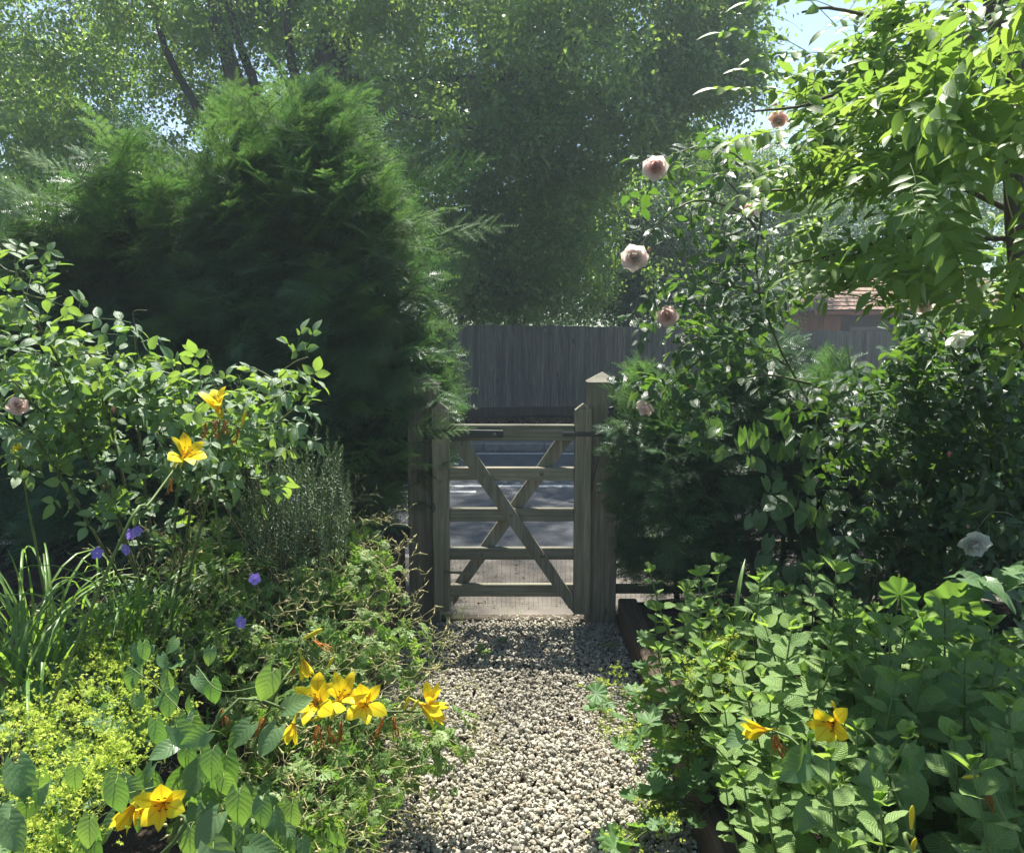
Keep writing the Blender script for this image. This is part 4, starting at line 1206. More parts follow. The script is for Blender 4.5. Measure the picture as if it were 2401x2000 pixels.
MAT['lilyb'] = leaf_mat('lily_bud', (0.50, 0.45, 0.03), (0.66, 0.55, 0.04), (0.6, 0.5, 0.02), 0.3, 0.5, 0.25)
MAT['wither'] = leaf_mat('withered_lily', (0.32, 0.12, 0.03), (0.50, 0.22, 0.05), (0.5, 0.22, 0.03), 0.3, 0.7, 0.15)
MAT['purple'] = leaf_mat('violet_petal', (0.22, 0.16, 0.62), (0.30, 0.22, 0.70), (0.34, 0.22, 0.75), 0.4, 0.6, 0.2, 0.25, 5.0, 0.1)
MAT['pink'] = leaf_mat('pink_rose_petal', (0.57, 0.38, 0.355), (0.60, 0.45, 0.42), (0.97, 0.68, 0.62), 0.5, 0.55, 0.2)
MAT['blush'] = leaf_mat('pale_blush_rose_petal', (0.60, 0.46, 0.435), (0.61, 0.51, 0.485), (0.97, 0.76, 0.70), 0.5, 0.55, 0.2)
MAT['white'] = leaf_mat('white_rose_petal', (0.60, 0.57, 0.53), (0.66, 0.64, 0.60), (0.85, 0.80, 0.72), 0.42, 0.55, 0.2)
MAT['budm'] = leaf_mat('deep_pink_bud', (0.62, 0.20, 0.20), (0.72, 0.32, 0.30), (0.7, 0.2, 0.18), 0.3, 0.55, 0.2)
MAT['sepal'] = leaf_mat('sepal', (0.07, 0.12, 0.03), (0.12, 0.16, 0.05), (0.2, 0.3, 0.05), 0.3, 0.5, 0.3)
MAT['stamen'] = plain_mat('dark_anther', (0.05, 0.03, 0.01), (0.14, 0.08, 0.02), 30, 0.8, 0)

def mesh_of(T, name, mat, smooth=True):
    A = Acc(); A.add(*T[:3]) if not isinstance(T, Acc) else None
    return A.mesh(name, mat, smooth)
def leaf_set(name, mat, k, **kw):
    return [mesh_of(leaf_t(seed=s, **kw), name, MAT[mat]) for s in range(k)]
MINT = leaf_set('leaf', 'mint', 5, n=8, w=.80, peak=.42, fold=.10, curl=.18, serr=.035, crinkle=.035, cols=2, wave=.02)
MINTY = leaf_set('leaf', 'mint_y', 3, n=6, w=.70, peak=.42, fold=.3, curl=.1, serr=.04, crinkle=.02, cols=1)
BIND = [leaf_t(seed=s, n=7, w=.78, peak=.34, fold=.12, curl=.15+.05*s, heart=1.0, cols=2, wave=.05, crinkle=.012) for s in range(4)]
BINDM = [mesh_of(T, 'leaf', MAT['bind']) for T in BIND]

def pinnate(n_pairs, L, lw, ll, seed, mat, name='leaf', droop=.25, w=.42, term=True, heartless=True, n=4, fold=.14, nl=None):
    """compound leaf: rachis with paired leaflets and one at the tip"""
    rg = np.random.default_rng(seed); parts = []
    P = lambda t: NP((0, L*t, -droop*L*t*t))
    st = tube([P(t) for t in np.linspace(0, 1, 5)], [.0014, .0012, .001, .0008, .0006], 3, False)
    parts.append(((NP(st[0]), st[1], NP(st[2])), (0, 0, 0), I3, 1.0))
    for i in range(n_pairs):
        t = .30+.62*i/max(n_pairs-1, 1) if n_pairs > 1 else .5
        for s in (-1, 1):
            d = NP([s*1.0, .38+rg.normal()*.12, -.10+rg.normal()*.2]); nn = NP([rg.normal()*.25, rg.normal()*.25, 1])
            l = ll*(.72+.4*math.sin(math.pi*(t-.05)))*rg.uniform(.88, 1.1)
            parts.append((leaf_t(n, w, .42, fold, .15+rg.random()*.2, seed=seed+i, wave=.02, serr=.03 if 'rose' in mat.name else 0), P(t+rg.normal()*.01), fr1(d, nn), l))
    parts.append((leaf_t(n, w, .42, fold, .2, seed=seed), P(1.0), fr1((0, 1, -droop*2), (0, .2, 1)), ll*1.1))
    return merge_t(parts)
ROSEL_T = [pinnate(2, .085, 0, .046, 400+i, MAT['rosel'], w=.58, n=5) for i in range(4)]
ROSED_T = ROSEL_T
WIST_T = [pinnate(5+i % 2, .24, 0, .066, 420+i, MAT['wist'], w=.42, droop=.15+.1*i, n=4) for i in range(4)]
ROSEL = [mesh_of(T, 'leaf', MAT['rosel']) for T in ROSEL_T]
ROSED = [mesh_of(T, 'leaf', MAT['rosed']) for T in ROSED_T]
WIST = [mesh_of(T, 'leaf', MAT['wist']) for T in WIST_T]

def fan_leaf(seed, lobes=9, cup=.18):
    """round pleated lady's mantle leaf, radius .5, centre at origin, normal +Z"""
    rg = np.random.default_rng(seed); V = [(0, 0, 0)]; U = [(.5, .5)]; F = []
    n = lobes*4; a0 = .35
    for r_, k in ((.28, 0), (.5, 1)):
        for i in range(n+1):
            a = a0 + (2*math.pi-2*a0)*i/n - math.pi/2
            ph = (i % 4)/4*2*math.pi
            rr = r_*(1+(.10*math.cos(ph-math.pi) if k else .0)) * (1+.04*rg.normal()*k)
            z = cup*rr + .035*math.cos(ph-math.pi)*(1+k)*.7 + (rg.normal()*.012 if k else 0)
            V.append((math.cos(a)*rr, math.sin(a)*rr, z)); U.append((.5+math.cos(a)*rr, .5+math.sin(a)*rr))
    m = n+1
    for i in range(n):
        F.append((0, 1+i, 2+i)); F.append((1+i, 1+m+i, 2+m+i, 2+i))
    return NP(V), F, NP(U)
ALCH = [mesh_of(fan_leaf(i), 'leaf', MAT['alch']) for i in range(3)]

def palmate(seed):
    """deeply cut cranesbill leaf, about 1 across"""
    rg = np.random.default_rng(seed); parts = []
    for k in range(7):
        a = (k-3)*.62+rg.normal()*.06
        d = NP([math.sin(a), math.cos(a), -.1]); l = .55*(1-.07*abs(k-3))
        parts.append((leaf_t(2, .26, .62, .2, .25), (0, 0, 0), fr1(d, (0, 0, 1)), l))
        for s in (-1, 1):
            b = a+s*.42; parts.append((leaf_t(1, .30, .5, .2, .2) if False else TLEAF_S, d*l*.42, fr1((math.sin(b), math.cos(b), -.12), (0, 0, 1)), l*.42))
    return merge_t(parts)
PALM = [palmate(i) for i in range(3)]

def lathe(prof, sides=7):
    """prof [(r, y)] around +Y"""
    V, F, U = [], [], []
    for i, (r_, y) in enumerate(prof):
        for k in range(sides):
            a = 2*math.pi*k/sides; V.append((r_*math.cos(a), y, r_*math.sin(a))); U.append((k/sides, i/(len(prof)-1)))
    for i in range(len(prof)-1):
        for k in range(sides):
            a, b = i*sides+k, i*sides+(k+1) % sides; F.append((a, a+sides, b+sides, b))
    return NP(V), F, NP(U)
def seedhead(seed):
    """cranesbill fruits: thin forked stalks, swollen base, long beak"""
    rg = np.random.default_rng(seed); parts = []
    tips = [NP((0, .055, 0))]
    st = tube([(0, 0, 0), (rg.normal()*.006, .03, rg.normal()*.006), (0, .055, 0)], [.0011, .001, .0009], 3, False)
    parts.append(((NP(st[0]), st[1], NP(st[2])), (0, 0, 0), I3, 1.0))
    for k in range(rg.integers(2, 4)):
        d = nrm(NP([rg.normal(), rg.uniform(.3, 1.2), rg.normal()])); l = rg.uniform(.015, .035)
        e = tips[0]+d*l
        st = tube([tips[0], tips[0]+d*l*.5+NP([0, 0, .002]), e], .0008, 3, False)
        parts.append(((NP(st[0]), st[1], NP(st[2])), (0, 0, 0), I3, 1.0))
        dd = d+NP([rg.normal()*.5, rg.normal()*.3-.2, rg.normal()*.5])
        parts.append((lathe([(.0012, 0), (.0042, .0035), (.0038, .007), (.0016, .010), (.0012, .022), (.0003, .030)], 5), e, fr1(dd, (rg.normal(), 0, 1)), rg.uniform(.8, 1.2)))
    return merge_t(parts)
SEEDH = [mesh_of(seedhead(i), 'seed_head', MAT['pod']) for i in range(6)]

# ------------------------------------------------------------------ mint on the right
def mint(x, y, z0, h, seed, label, lean=(0, 0), ls=.062, group='mint stems in the right bed'):
    rg = np.random.default_rng(seed)
    root = thing('mint_stem', label, 'mint', (x, y, z0), group)
    P = curve_pts((0, 0, 0), (lean[0], lean[1], h), (rg.normal()*.035, rg.normal()*.035, 0), 6)
    A = Acc(); A.add(*tube(P, [.0045, .0042, .004, .0035, .003, .002], 5)); A.build('stem', MAT['stem'], root)
    n = max(4, int(h/.047)); a0 = rg.uniform(0, 3)
    for i in range(n):
        t = .18+.80*i/(n-1) if h > .3 else .35+.63*i/(n-1)
        p = NP([np.interp(t, np.linspace(0, 1, 6), P[:, j]) for j in range(3)])
        sz = ls*(1.08 if t < .72 else 1.08-1.35*(t-.72))*rg.uniform(.85, 1.12)
        sz = max(sz, .022)
        a = a0+i*math.pi/2+rg.normal()*.3; tw_ = rg.normal()*.22
        for s in (0, math.pi):
            el_ = (.05+.75*max(0, t-.62)/.38) if t > .62 else rg.uniform(-.2, .28)
            d = NP([math.cos(a+s), math.sin(a+s), el_]); nn = NP([-d[0]*el_*.8+rg.normal()*.28+tw_, -d[1]*el_*.8+rg.normal()*.28-.12, 1])
            put('leaf', (MINTY if t > .93 else MINT)[rg.integers(3 if t > .93 else 5)], root, loc=p+nrm(d)*.006, rm=fr1(d, nn), sc=sz)
    for k in range(4):
        a = rg.uniform(0, 6.28); d = NP([math.cos(a)*.5, math.sin(a)*.5, 1])
        put('leaf', MINTY[rg.integers(3)], root, loc=P[-1], rm=fr1(d, (-math.cos(a), -math.sin(a), .4)), sc=.032)
    return root
rg = np.random.default_rng(91)
spots = []
# tall stems singled out by where their tips stand
for (px, py, Y, ls) in ((1522, 1335, 2.95, .052), (1600, 1375, 3.0, .05), (1568, 1470, 2.7, .052), (1553, 1540, 2.5, .05), (1838, 1380, 3.0, .06), (2140, 1480, 2.35, .062), (2010, 1555, 2.2, .055),
                        (1745, 1830, 1.75, .055), (1965, 1800, 1.55, .068), (2085, 1905, 1.35, .072), (2110, 1700, 1.7, .066), (1800, 1870, 1.7, .055), (2345, 1640, 1.6, .072), (2320, 1830, 1.35, .07), (1905, 1740, 1.9, .06), (1700, 1840, 1.95, .05), (1600, 1450, 2.8, .05), (1700, 1430, 2.95, .05), (1800, 1610, 2.3, .055), (1930, 1470, 2.65, .055), (1590, 1560, 2.45, .062), (1625, 1640, 2.3, .062), (1655, 1560, 2.35, .06), (1660, 1720, 2.1, .062), (1690, 1650, 2.2, .06), (1540, 1430, 2.85, .055), (1650, 1480, 2.6, .06)):
    p = at(px, py, Y); spots.append((p.x, p.y, p.z, ls))
k = 0
while len(spots) < 165 and k < 5000:
    k += 1
    y = rg.uniform(1.3, 3.15); x = rg.uniform(.56, .80+y*.52)
    if x < .60: continue
    z = .62+.14*math.sin(x*3+y*2)-.05*(y-2)+rg.normal()*.075
    if y < 1.7: z = min(z, .78)
    if any((x-a)**2+(y-b)**2 < .0062 for a, b, *_ in spots): continue
    if x > .50*y+.42 and y > 2.5: continue
    spots.append((x, y, z, .060+.034*rg.random()))
special = {1: 'mint stem behind the latch-post stem, at the back edge of the mint', 3: 'mint stem leaning over the sleeper, halfway down the gravel', 4: 'mint stem topped by a pale rosette before the hedge gap', 6: 'mint stem just behind the half-hidden lily', 7: 'mint stem below the slim trumpet lily', 10: 'mint stem beside the wide open yellow lily, on its right', 11: 'mint stem at the bottom edge left of the big-leaved shoot', 13: 'lowest mint stem at the right edge, under the orange bud', 14: 'mint stem tip between the two right-hand lilies', 15: 'mint stem at the bottom, nearest the gravel', 0: 'tall mint stem nearest the latch post', 8: 'mint stem with one broad crinkled pair of leaves low in the middle', 9: 'large-leaved mint shoot at the bottom edge of the picture', 5: 'mint stem with bright yellow-green tip beside the big scalloped leaf', 12: 'big-leaved mint stem at the right edge, above the small orange bud'}
for i, (x, y, z, ls) in enumerate(spots):
    bx = max(x+rg.normal()*.07, .73)
    mint(bx, y, .10, z-.10, 1000+i, special.get(i, 'upright leafy mint stem with crinkled green leaves among others in the right bed'), (x-bx, rg.normal()*.03), ls)

# ------------------------------------------------------------------ lady's mantle
def froth_t(seed, r=.030, n=40):
    rg = np.random.default_rng(seed); parts = []
    st = tube([(0, -.06, 0), (0, -.02, 0), (0, 0, 0)], .0009, 3, False)
    parts.append(((NP(st[0]), st[1], NP(st[2])), (0, 0, 0), I3, 1.0))
    star = (NP([(0, 0, .1), (1, 0, 0), (.25, .25, .0), (0, 1, 0), (-.25, .25, 0), (-1, 0, 0), (-.25, -.25, 0), (0, -1, 0), (.25, -.25, 0)]), [(0, i, i % 8+1) for i in range(1, 9)], np.zeros((9, 2)))
    sub = [rg.normal(size=3)*r*.85 for _ in range(5)]
    for k in range(n):
        p = sub[k % 5]+rg.normal(size=3)*r*.17; p[1] = abs(p[1])*.8
        d = rg.normal(size=3); nn = rg.normal(size=3)+NP([0, 1.2, .3])
        parts.append((star, p, fr1(d, nn), .0046*rg.uniform(.8, 1.3)))
    return merge_t(parts)
FROTH = [mesh_of(froth_t(i), 'flower_head', MAT['froth']) for i in range(5)]
def alchemilla(name_label, c, leaves, heads, group, seed):
    """leaves [(p, r, normal)], heads [(p, size)] in world coordinates; c = crown at soil"""
    rg = np.random.default_rng(seed)
    root = thing('ladys_mantle', name_label, 'plant', c, group); C = NP(c)
    S = Acc()
    for p, r_, nn in leaves:
        p = NP(p)-C
        S.add(*tube(curve_pts((rg.normal()*.02, rg.normal()*.02, 0), p, (0, 0, .03), 5), .0016, 3, False))
        d = NP([rg.normal(), rg.normal(), 0])
        put('leaf', ALCH[rg.integers(3)], root, loc=p, rm=fr1(d, nn), sc=r_*2)
    for p, s in heads:
        p = NP(p)-C
        S.add(*tube(curve_pts((rg.normal()*.02, rg.normal()*.02, 0), p-NP([0, 0, .02]), (0, 0, .05), 6), .0012, 3, False))
        put('flower_head', FROTH[rg.integers(5)], root, loc=p, rm=fr1((rg.normal()*.4, rg.normal()*.4, 1), (rg.normal(), rg.normal(), 0)), sc=s)
    S.build('stalks', MAT['stem'], root)
    return root
rg = np.random.default_rng(95)
def heads_in(blobs, Yf, n, s=(.8, 1.3)):
    out = []
    for (px, py, sx, sy), m in zip(blobs, n):
        for _ in range(m):
            a, b = px+rg.normal()*sx, py+rg.normal()*sy
            out.append((tuple(at(a, b, Yf(a, b)+rg.normal()*.03)), rg.uniform(*s)))
    return out
def leaves_in(blobs, Yf, n, r=(.03, .05), tilt=.5):
    out = []
    for (px, py, sx, sy), m in zip(blobs, n):
        for _ in range(m):
            a, b = px+rg.normal()*sx, py+rg.normal()*sy
            out.append((tuple(at(a, b, Yf(a, b)+rg.normal()*.04)), rg.uniform(*r), (rg.normal()*tilt, -.4+rg.normal()*tilt, 1)))
    return out
YL = lambda a, b: float(np.interp(b, [1100, 1400, 1600, 1800, 2050], [3.35, 2.85, 2.3, 1.88, 1.55]))
lm = [((300, 1540, 70, 30), 26), ((250, 1580, 80, 30), 34), ((180, 1650, 60, 25), 26), ((60, 1680, 50, 22), 22), ((160, 1720, 60, 25), 16), ((330, 1690, 50, 25), 14), ((270, 1760, 30, 30), 16), ((180, 1780, 50, 20), 10), ((290, 1740, 25, 20), 8),
      ((200, 1800, 55, 25), 18), ((150, 1860, 50, 25), 22), ((100, 1930, 60, 25), 22), ((90, 1980, 50, 20), 18), ((20, 1830, 20, 30), 10), ((380, 1720, 15, 15), 4), ((300, 1715, 15, 20), 6), ((240, 1840, 40, 20), 8), ((30, 1740, 30, 15), 8)]
for i, (pc, sel, lb) in enumerate((((-1.15, 2.35, .30), lm[:6], 'lime-green frothy lady\'s mantle behind the bindweed leaves, topmost of the left corner'), ((-1.3, 2.0, .27), lm[6:10], 'lady\'s mantle with sparse lime heads above the paired orange lilies'), ((-1.2, 1.75, .25), lm[10:], 'lady\'s mantle with dense lime flower heads in the bottom left corner'))):
    bl = [b for b, m in sel]; ns = [m for b, m in sel]
    alchemilla(lb, pc, leaves_in(bl, lambda a, b: YL(a, b)+.06, [max(2, int(m*.35)) for m in ns]), heads_in(bl, lambda a, b: YL(a, b)-.05, [int(m*.75) for m in ns], (.8, 1.3)), 'lime flowered plants of the left corner', 96+i)
YR = lambda a, b: float(np.interp(b, [1450, 1600, 1750, 1900, 2050], [2.95, 2.7, 2.5, 2.35, 2.2]))
for i, (pc, bl, nh, nl, lb) in enumerate((
    ((.66, 2.75, .12), [(1430, 1600, 30, 20), (1440, 1680, 35, 25), (1470, 1740, 35, 20), (1500, 1640, 20, 30), (1515, 1560, 18, 60)], (12, 16, 12, 4, 4), (1, 3, 4, 4, 9), 'small lady\'s mantle sprawling over the edging onto the gravel'),
    ((.80, 2.80, .10), [(1700, 1510, 35, 20), (1650, 1560, 35, 30), (1680, 1600, 30, 20), (1620, 1620, 20, 30)], (26, 24, 16, 10), (2, 3, 4, 3), 'lady\'s mantle with a tall spray of yellow heads among the mint'),
    ((.70, 2.50, .10), [(1580, 1740, 30, 15), (1630, 1760, 25, 12), (1560, 1800, 20, 10), (1600, 1850, 50, 60)], (12, 12, 4, 0), (2, 2, 4, 16), 'lady\'s mantle with broad scalloped leaves hanging low over the right edging'),
    ((.60, 2.42, .10), [(1520, 1880, 18, 30), (1545, 1930, 20, 15), (1450, 1975, 20, 15)], (16, 10, 16), (4, 3, 5), 'low lady\'s mantle seedlings at the gravel edge, at the bottom of the path'))):
    alchemilla(lb, pc, leaves_in(bl, YR, nl, (.028, .048)), heads_in(bl, (lambda a, b: YR(a, b)-.22) if i == 1 else YR, nh, (.55, .95)), 'lime flowered plants along the right edging', 110+i)

# ------------------------------------------------------------------ cranesbill mound on the left
GER_C = []
rg = np.random.default_rng(120)
def gz_(x, y): return float(np.interp(y, [2.0, 2.3, 2.6, 3.0, 3.4, 3.7], [.30, .40, .50, .66, .84, .80])) - max(0, x+.62)*.42
cl = [(-1.25, 3.35), (-1.0, 3.5), (-.78, 3.45), (-1.38, 3.0), (-1.12, 3.1), (-.86, 3.12), (-.66, 3.15), (-1.0, 2.8), (-.74, 2.82), (-.50, 2.85), (-.82, 2.5), (-.60, 2.52), (-.36, 2.58), (-.78, 2.22), (-.56, 2.25), (-.62, 2.0), (-1.5, 2.75)]
GLAB = ['cranesbill furthest back on the left, under the rose bush', 'cranesbill clump behind the lone violet flower, in front of the rosemary', 'cranesbill at the back, spilling seed heads towards the hinge post',
 'cranesbill beside the grassy leaves, below the group of violet flowers', 'cranesbill carrying cut leaves in the middle of the mound', 'cranesbill with a violet flower high in the mound', 'cranesbill whose seed heads hang before the dark retaining wall',
 'cranesbill with the lower violet flower, above the heart-shaped leaves', 'cranesbill directly behind the closed golden lily buds', 'straw-coloured cranesbill leaning out over the gravel, furthest along', 'cranesbill directly behind the big cluster of golden lilies',
 'cranesbill under the right end of the golden lily stem', 'cranesbill reaching furthest onto the gravel', 'cranesbill below the golden lily cluster, beside the bindweed', 'cranesbill tangle below the rusty withered lilies', 'cranesbill lowest by the gravel, at the bottom edge',
 'cranesbill at the foot of the grassy daylily clump', 'cranesbill clump']
def petal_flower(root, loc, d, n_, sz, mat='purple'):
    """five broad veined petals and a pale eye"""
    fl = bpy.data.objects.new('flower', None); COL.objects.link(fl); fl.parent = root; fl.empty_display_size = .01
    fl.location = loc
    rm = fr1(d, n_)
    for k in range(5):
        a = k*2*math.pi/5+.3
        dd = rm @ NP([math.cos(a), math.sin(a), .22]); nn = rm @ NP([-.2*math.cos(a), -.2*math.sin(a), 1])
        put('petal', PETP[k % 2], fl, loc=(rm @ NP([0, 0, 0])), rm=fr1(dd, nn), sc=sz)
    put('flower_centre', EYE, fl, rm=fr1(rm @ NP([0, 0, 1]), rm @ NP([1, 0, 0])), sc=sz)
    return fl
PETP = [mesh_of(leaf_t(5, .85, .62, .05, .1, cols=1, seed=i, wave=.04), 'petal', MAT['purple']) for i in range(2)]
EYE = mesh_of(lathe([(.0, 0), (.09, .02), (.07, .12), (.02, .30), (.0, .34)], 6), 'flower_centre', MAT['white'])
fl_px = [(697, 1171, 3.3), (322, 1246, 2.85), (305, 1252, 2.9), (296, 1288, 2.8), (228, 1297, 2.7), (597, 1357, 2.75), (566, 1458, 2.6)]
ger_roots = []
for i, (x, y) in enumerate(cl):
    zs = gz_(x, y); soil = .44-.14*(4.47-y) if x < WX else max(0.02, zs-.25)
    base = NP((min(x, WX-.08), y, .44-.14*(4.47-y)))
    lab = GLAB[i]
    root = thing('cranesbill', lab, 'plant', base, 'cranesbill clumps spilling over the left retaining wall')
    ger_roots.append((root, base))
    A = Acc(); S = Acc(); c = NP((x, y, zs))
    n = 150
    d = nrm(rg.normal(size=(n, 3))*NP([1, 1, .7])+NP([.15, -.3, .45]))
    r_ = rg.uniform(.35, 1.05, n)[:, None]*NP([.24, .22, .19])
    P = c+d*r_-NP([0, 0, .12])
    P[:, 2] = np.maximum(P[:, 2], .02+rg.random(n)*.05)
    RM = frames(rg.normal(size=(n, 3))+NP([.1, -.2, -.1]), d+rg.normal(size=(n, 3))*.45+NP([0, 0, .3]))
    w = rg.integers(3, size=n); var = rg.random(n)
    for k in range(3): A.inst(PALM[k], P[w == k]-base, RM[w == k], rg.uniform(.05, .095, (w == k).sum()), var[w == k])
    A.build('leaves', MAT['ger'], root, kind='stuff')
    for k in range(46):
        e = P[rg.integers(n)]-base
        S.add(*tube(curve_pts(NP([rg.normal()*.04, rg.normal()*.04, 0]), e, NP([rg.normal()*.03, rg.normal()*.03, .03]), 5), [.0022, .002, .0017, .0013, .001], 3, False))
    S.build('stems', MAT['cane'], root, kind='stuff')
    m = 66
    dd = nrm(rg.normal(size=(m, 3))*NP([1, 1, .7])+NP([.35, -.25, .5])); Q = c+dd*rg.uniform(.75, 1.25, m)[:, None]*NP([.24, .22, .20])-NP([0, 0, .10])
    Q[:, 2] = np.maximum(Q[:, 2], .03)
    scatter('seed_heads', SEEDH, Q-base, frames(dd+rg.normal(size=(m, 3))*.5+NP([.5, -.1, .0]), rg.normal(size=(m, 3))), rg.uniform(.75, 1.2, m), root, i)
for (px, py, Y) in fl_px:
    p = NP(at(px, py, Y))
    j = int(np.argmin([np.linalg.norm(b-p) for _, b in ger_roots])); root, base = ger_roots[j]
    d = NP([rg.normal()*.5, rg.normal()*.3, 1]); petal_flower(root, p-base, d, NP([rg.normal()*.35, -.75, .75]), .0225)
    A = Acc(); A.add(*tube(curve_pts(p-base-NP([0, -.004, .004]), p-base+NP([rg.normal()*.03, .06, -.22]), (.01, 0, 0), 5), .0012, 4)); A.build('flower_stalk', MAT['cane'], root)

# ------------------------------------------------------------------ strap-leaved clump at the left edge
def strap(L, w, arch, kink=None, seed=0):
    rg = np.random.default_rng(seed); n = 10; V, F, U = [], [], []
    a = math.pi/2-.12; p = NP([0.0, 0.0]); 
    for i in range(n+1):
        t = i/n
        ww = w*(1-.75*t**2.2)*(.75+.25*min(1, t*4)); 
        if i == n: ww = .0006
        for s, z in ((-1, .30), (0, 0), (1, .30)):
            nx, nz = -math.sin(a), math.cos(a)
            V.append((s*ww/2, p[0]+nx*z*ww, p[1]+nz*z*ww)); U.append((.5+.5*s, t))
        a -= arch/n*(.4+1.5*t)
        if kink and abs(t-kink) < .051: a -= 1.5
        p = p+NP([math.cos(a), math.sin(a)])*L/n
    for i in range(n):
        for k in (0, 1): b = i*3+k; F.append((b, b+1, b+4, b+3))
    return NP(V), F, NP(U)
STR = [mesh_of(strap(.5+.06*i, .013, .6+.35*i, .55+.03*i if i % 3 == 2 else None, i), 'leaf', MAT['strap']) for i in range(7)]
rg = np.random.default_rng(130)
for ci, (cx, cy_, n, lb) in enumerate(((-1.52, 2.45, 62, 'clump of arching grassy daylily leaves at the left edge, above the lime flowers'), (-1.32, 2.75, 44, 'grassy daylily clump with folded leaf tips beside the violet flowers'), (-1.75, 2.8, 40, 'grassy leaf clump furthest left, in front of the rose bush'))):
    base = (cx, cy_, .33)
    root = thing('daylily_clump', lb, 'plant', base, 'grassy daylily clumps')
    for k in range(n):
        a = rg.uniform(0, 6.28); 
        rm = np.array(Matrix.Rotation(a, 3, 'Z')) @ np.array(Matrix.Rotation(rg.normal()*.12, 3, 'X'))
        put('leaf', STR[rg.integers(7)], root, loc=(rg.normal()*.05, rg.normal()*.05, 0), rm=rm, sc=(1, 1.0, rg.uniform(.85, 1.25)))

# ------------------------------------------------------------------ lilies
LPET = [mesh_of(leaf_t(7, w, .58, .06, -.02, cols=1, seed=i, wave=.03), 'petal', MAT['lily']) for i, w in enumerate((.36, .30, .33))]
def recurved(w, seed, open_=1.0):
    T = leaf_t(8, w, .60, .10, 0, cols=1, seed=seed, wave=.03); V = T[0].copy()
    # bend: rises along the tube, then opens and curls back
    out = []
    for x, y, z in V:
        t = y
        ang = (0.20+1.05*open_*max(0, t-.22)**.9*1.25)       # angle from the axis
        out.append((x, t, z, ang))
    r, h = 0.03, 0.0; ys = np.linspace(0, 1, 40); rr, hh = [r], [h]
    for i in range(1, 40):
        t = ys[i]; a = .22+open_*(1.75*max(0, t-.25)**1.15)
        r += math.sin(a)/39; h += math.cos(a)/39; rr.append(r); hh.append(h)
    W = []
    for x, t, z, _ in out:
        W.append((x, np.interp(t, ys, rr)+z*.6, np.interp(t, ys, hh)-z*.5))     # radial +Y, axis +Z
    return NP(W), T[1], T[2]
LP_OPEN = [mesh_of(recurved(.46 if i % 2 else .33, i, 1.0), 'petal', MAT['lily']) for i in range(2)]
LP_HALF = [mesh_of(recurved(.44 if i % 2 else .33, i, .32), 'petal', MAT['lily']) for i in range(2)]
LTUBE = mesh_of(lathe([(.03, -.42), (.035, -.28), (.045, -.1), (.075, .02), (.10, .09)], 8), 'flower_tube', MAT['lilyb'])
def stam():
    parts = []
    rgs = np.random.default_rng(5)
    for k in range(6):
        a = k*1.047+.3; e = (math.cos(a)*.14, math.sin(a)*.14, .52+rgs.normal()*.03)
        st = tube([(0, 0, .05), (math.cos(a)*.06, math.sin(a)*.06, .3), e], [.008, .007, .006], 4, False); parts.append(((NP(st[0]), st[1], NP(st[2])), (0, 0, 0), I3, 1.0))
        st = tube([(e[0]-.03, e[1], e[2]), (e[0]+.03, e[1], e[2]+.02)], [.014, .014], 5); parts.append(((NP(st[0]), [f for f in st[1] if len(f) < 5], NP(st[2])), (0, 0, 0), I3, 1.0))
    return merge_t(parts)
STAM = mesh_of(stam(), 'stamens', MAT['stamen'])
BUDM = mesh_of(lathe([(.01, 0), (.05, .06), (.085, .25), (.12, .55), (.11, .8), (.05, .96), (.0, 1.0)], 7), 'bud', MAT['lilyb'])
def wither_t(seed):
    rgs = np.random.default_rng(seed); parts = []
    for k in range(5):
        P = [(rgs.normal()*.03, 0, rgs.normal()*.03)]
        for j in range(1, 6): P.append((P[-1][0]+rgs.normal()*.09, j/5*rgs.uniform(.75, 1.1), P[-1][2]+rgs.normal()*.09))
        st = tube(P, [.02, .03, .045, .025, .04, .01], 4); parts.append(((NP(st[0]), [f for f in st[1]], NP(st[2])), (0, 0, 0), I3, 1.0))
    return merge_t(parts)
WITH = [mesh_of(wither_t(i), 'withered_flower', MAT['wither']) for i in range(3)]
def lily_flower(root, base, p, axis, L=.085, half=False, roll=0.0, label=None):
    L = L*(1.1 if half else 1.28)
    fl = bpy.data.objects.new('flower', None); COL.objects.link(fl); fl.parent = root; fl.empty_display_size = .01
    if label: fl['label'] = label
    fl.location = [float(c) for c in (NP(p)-NP(base))]
    ax = nrm(NP(axis)); x = nrm(np.cross(ax, NP([.13, .31, .94]) if abs(ax[2]) < .9 else NP([1, 0, 0]))); y = np.cross(ax, x)
    Rz = np.stack([x, y, ax], 1)
    for k in range(6):
        a = roll+k*math.pi/3; r2 = NP([[math.cos(a), -math.sin(a), 0], [math.sin(a), math.cos(a), 0], [0, 0, 1]])
        put('petal', (LP_HALF if half else LP_OPEN)[k % 2], fl, rm=Rz @ r2 @ np.array(Matrix.Rotation(rg.normal()*.13, 3, 'X')) @ np.array(Matrix.Rotation(rg.normal()*.10, 3, 'Z')), sc=(L*rg.uniform(.8, 1.08), L*rg.uniform(.9, 1.08), L*rg.uniform(.9, 1.08)))
    put('stamens', STAM, fl, rm=Rz, sc=L)
    put('flower_tube', LTUBE, fl, rm=np.stack([x, ax, np.cross(x, ax)], 1), sc=L)
    return fl
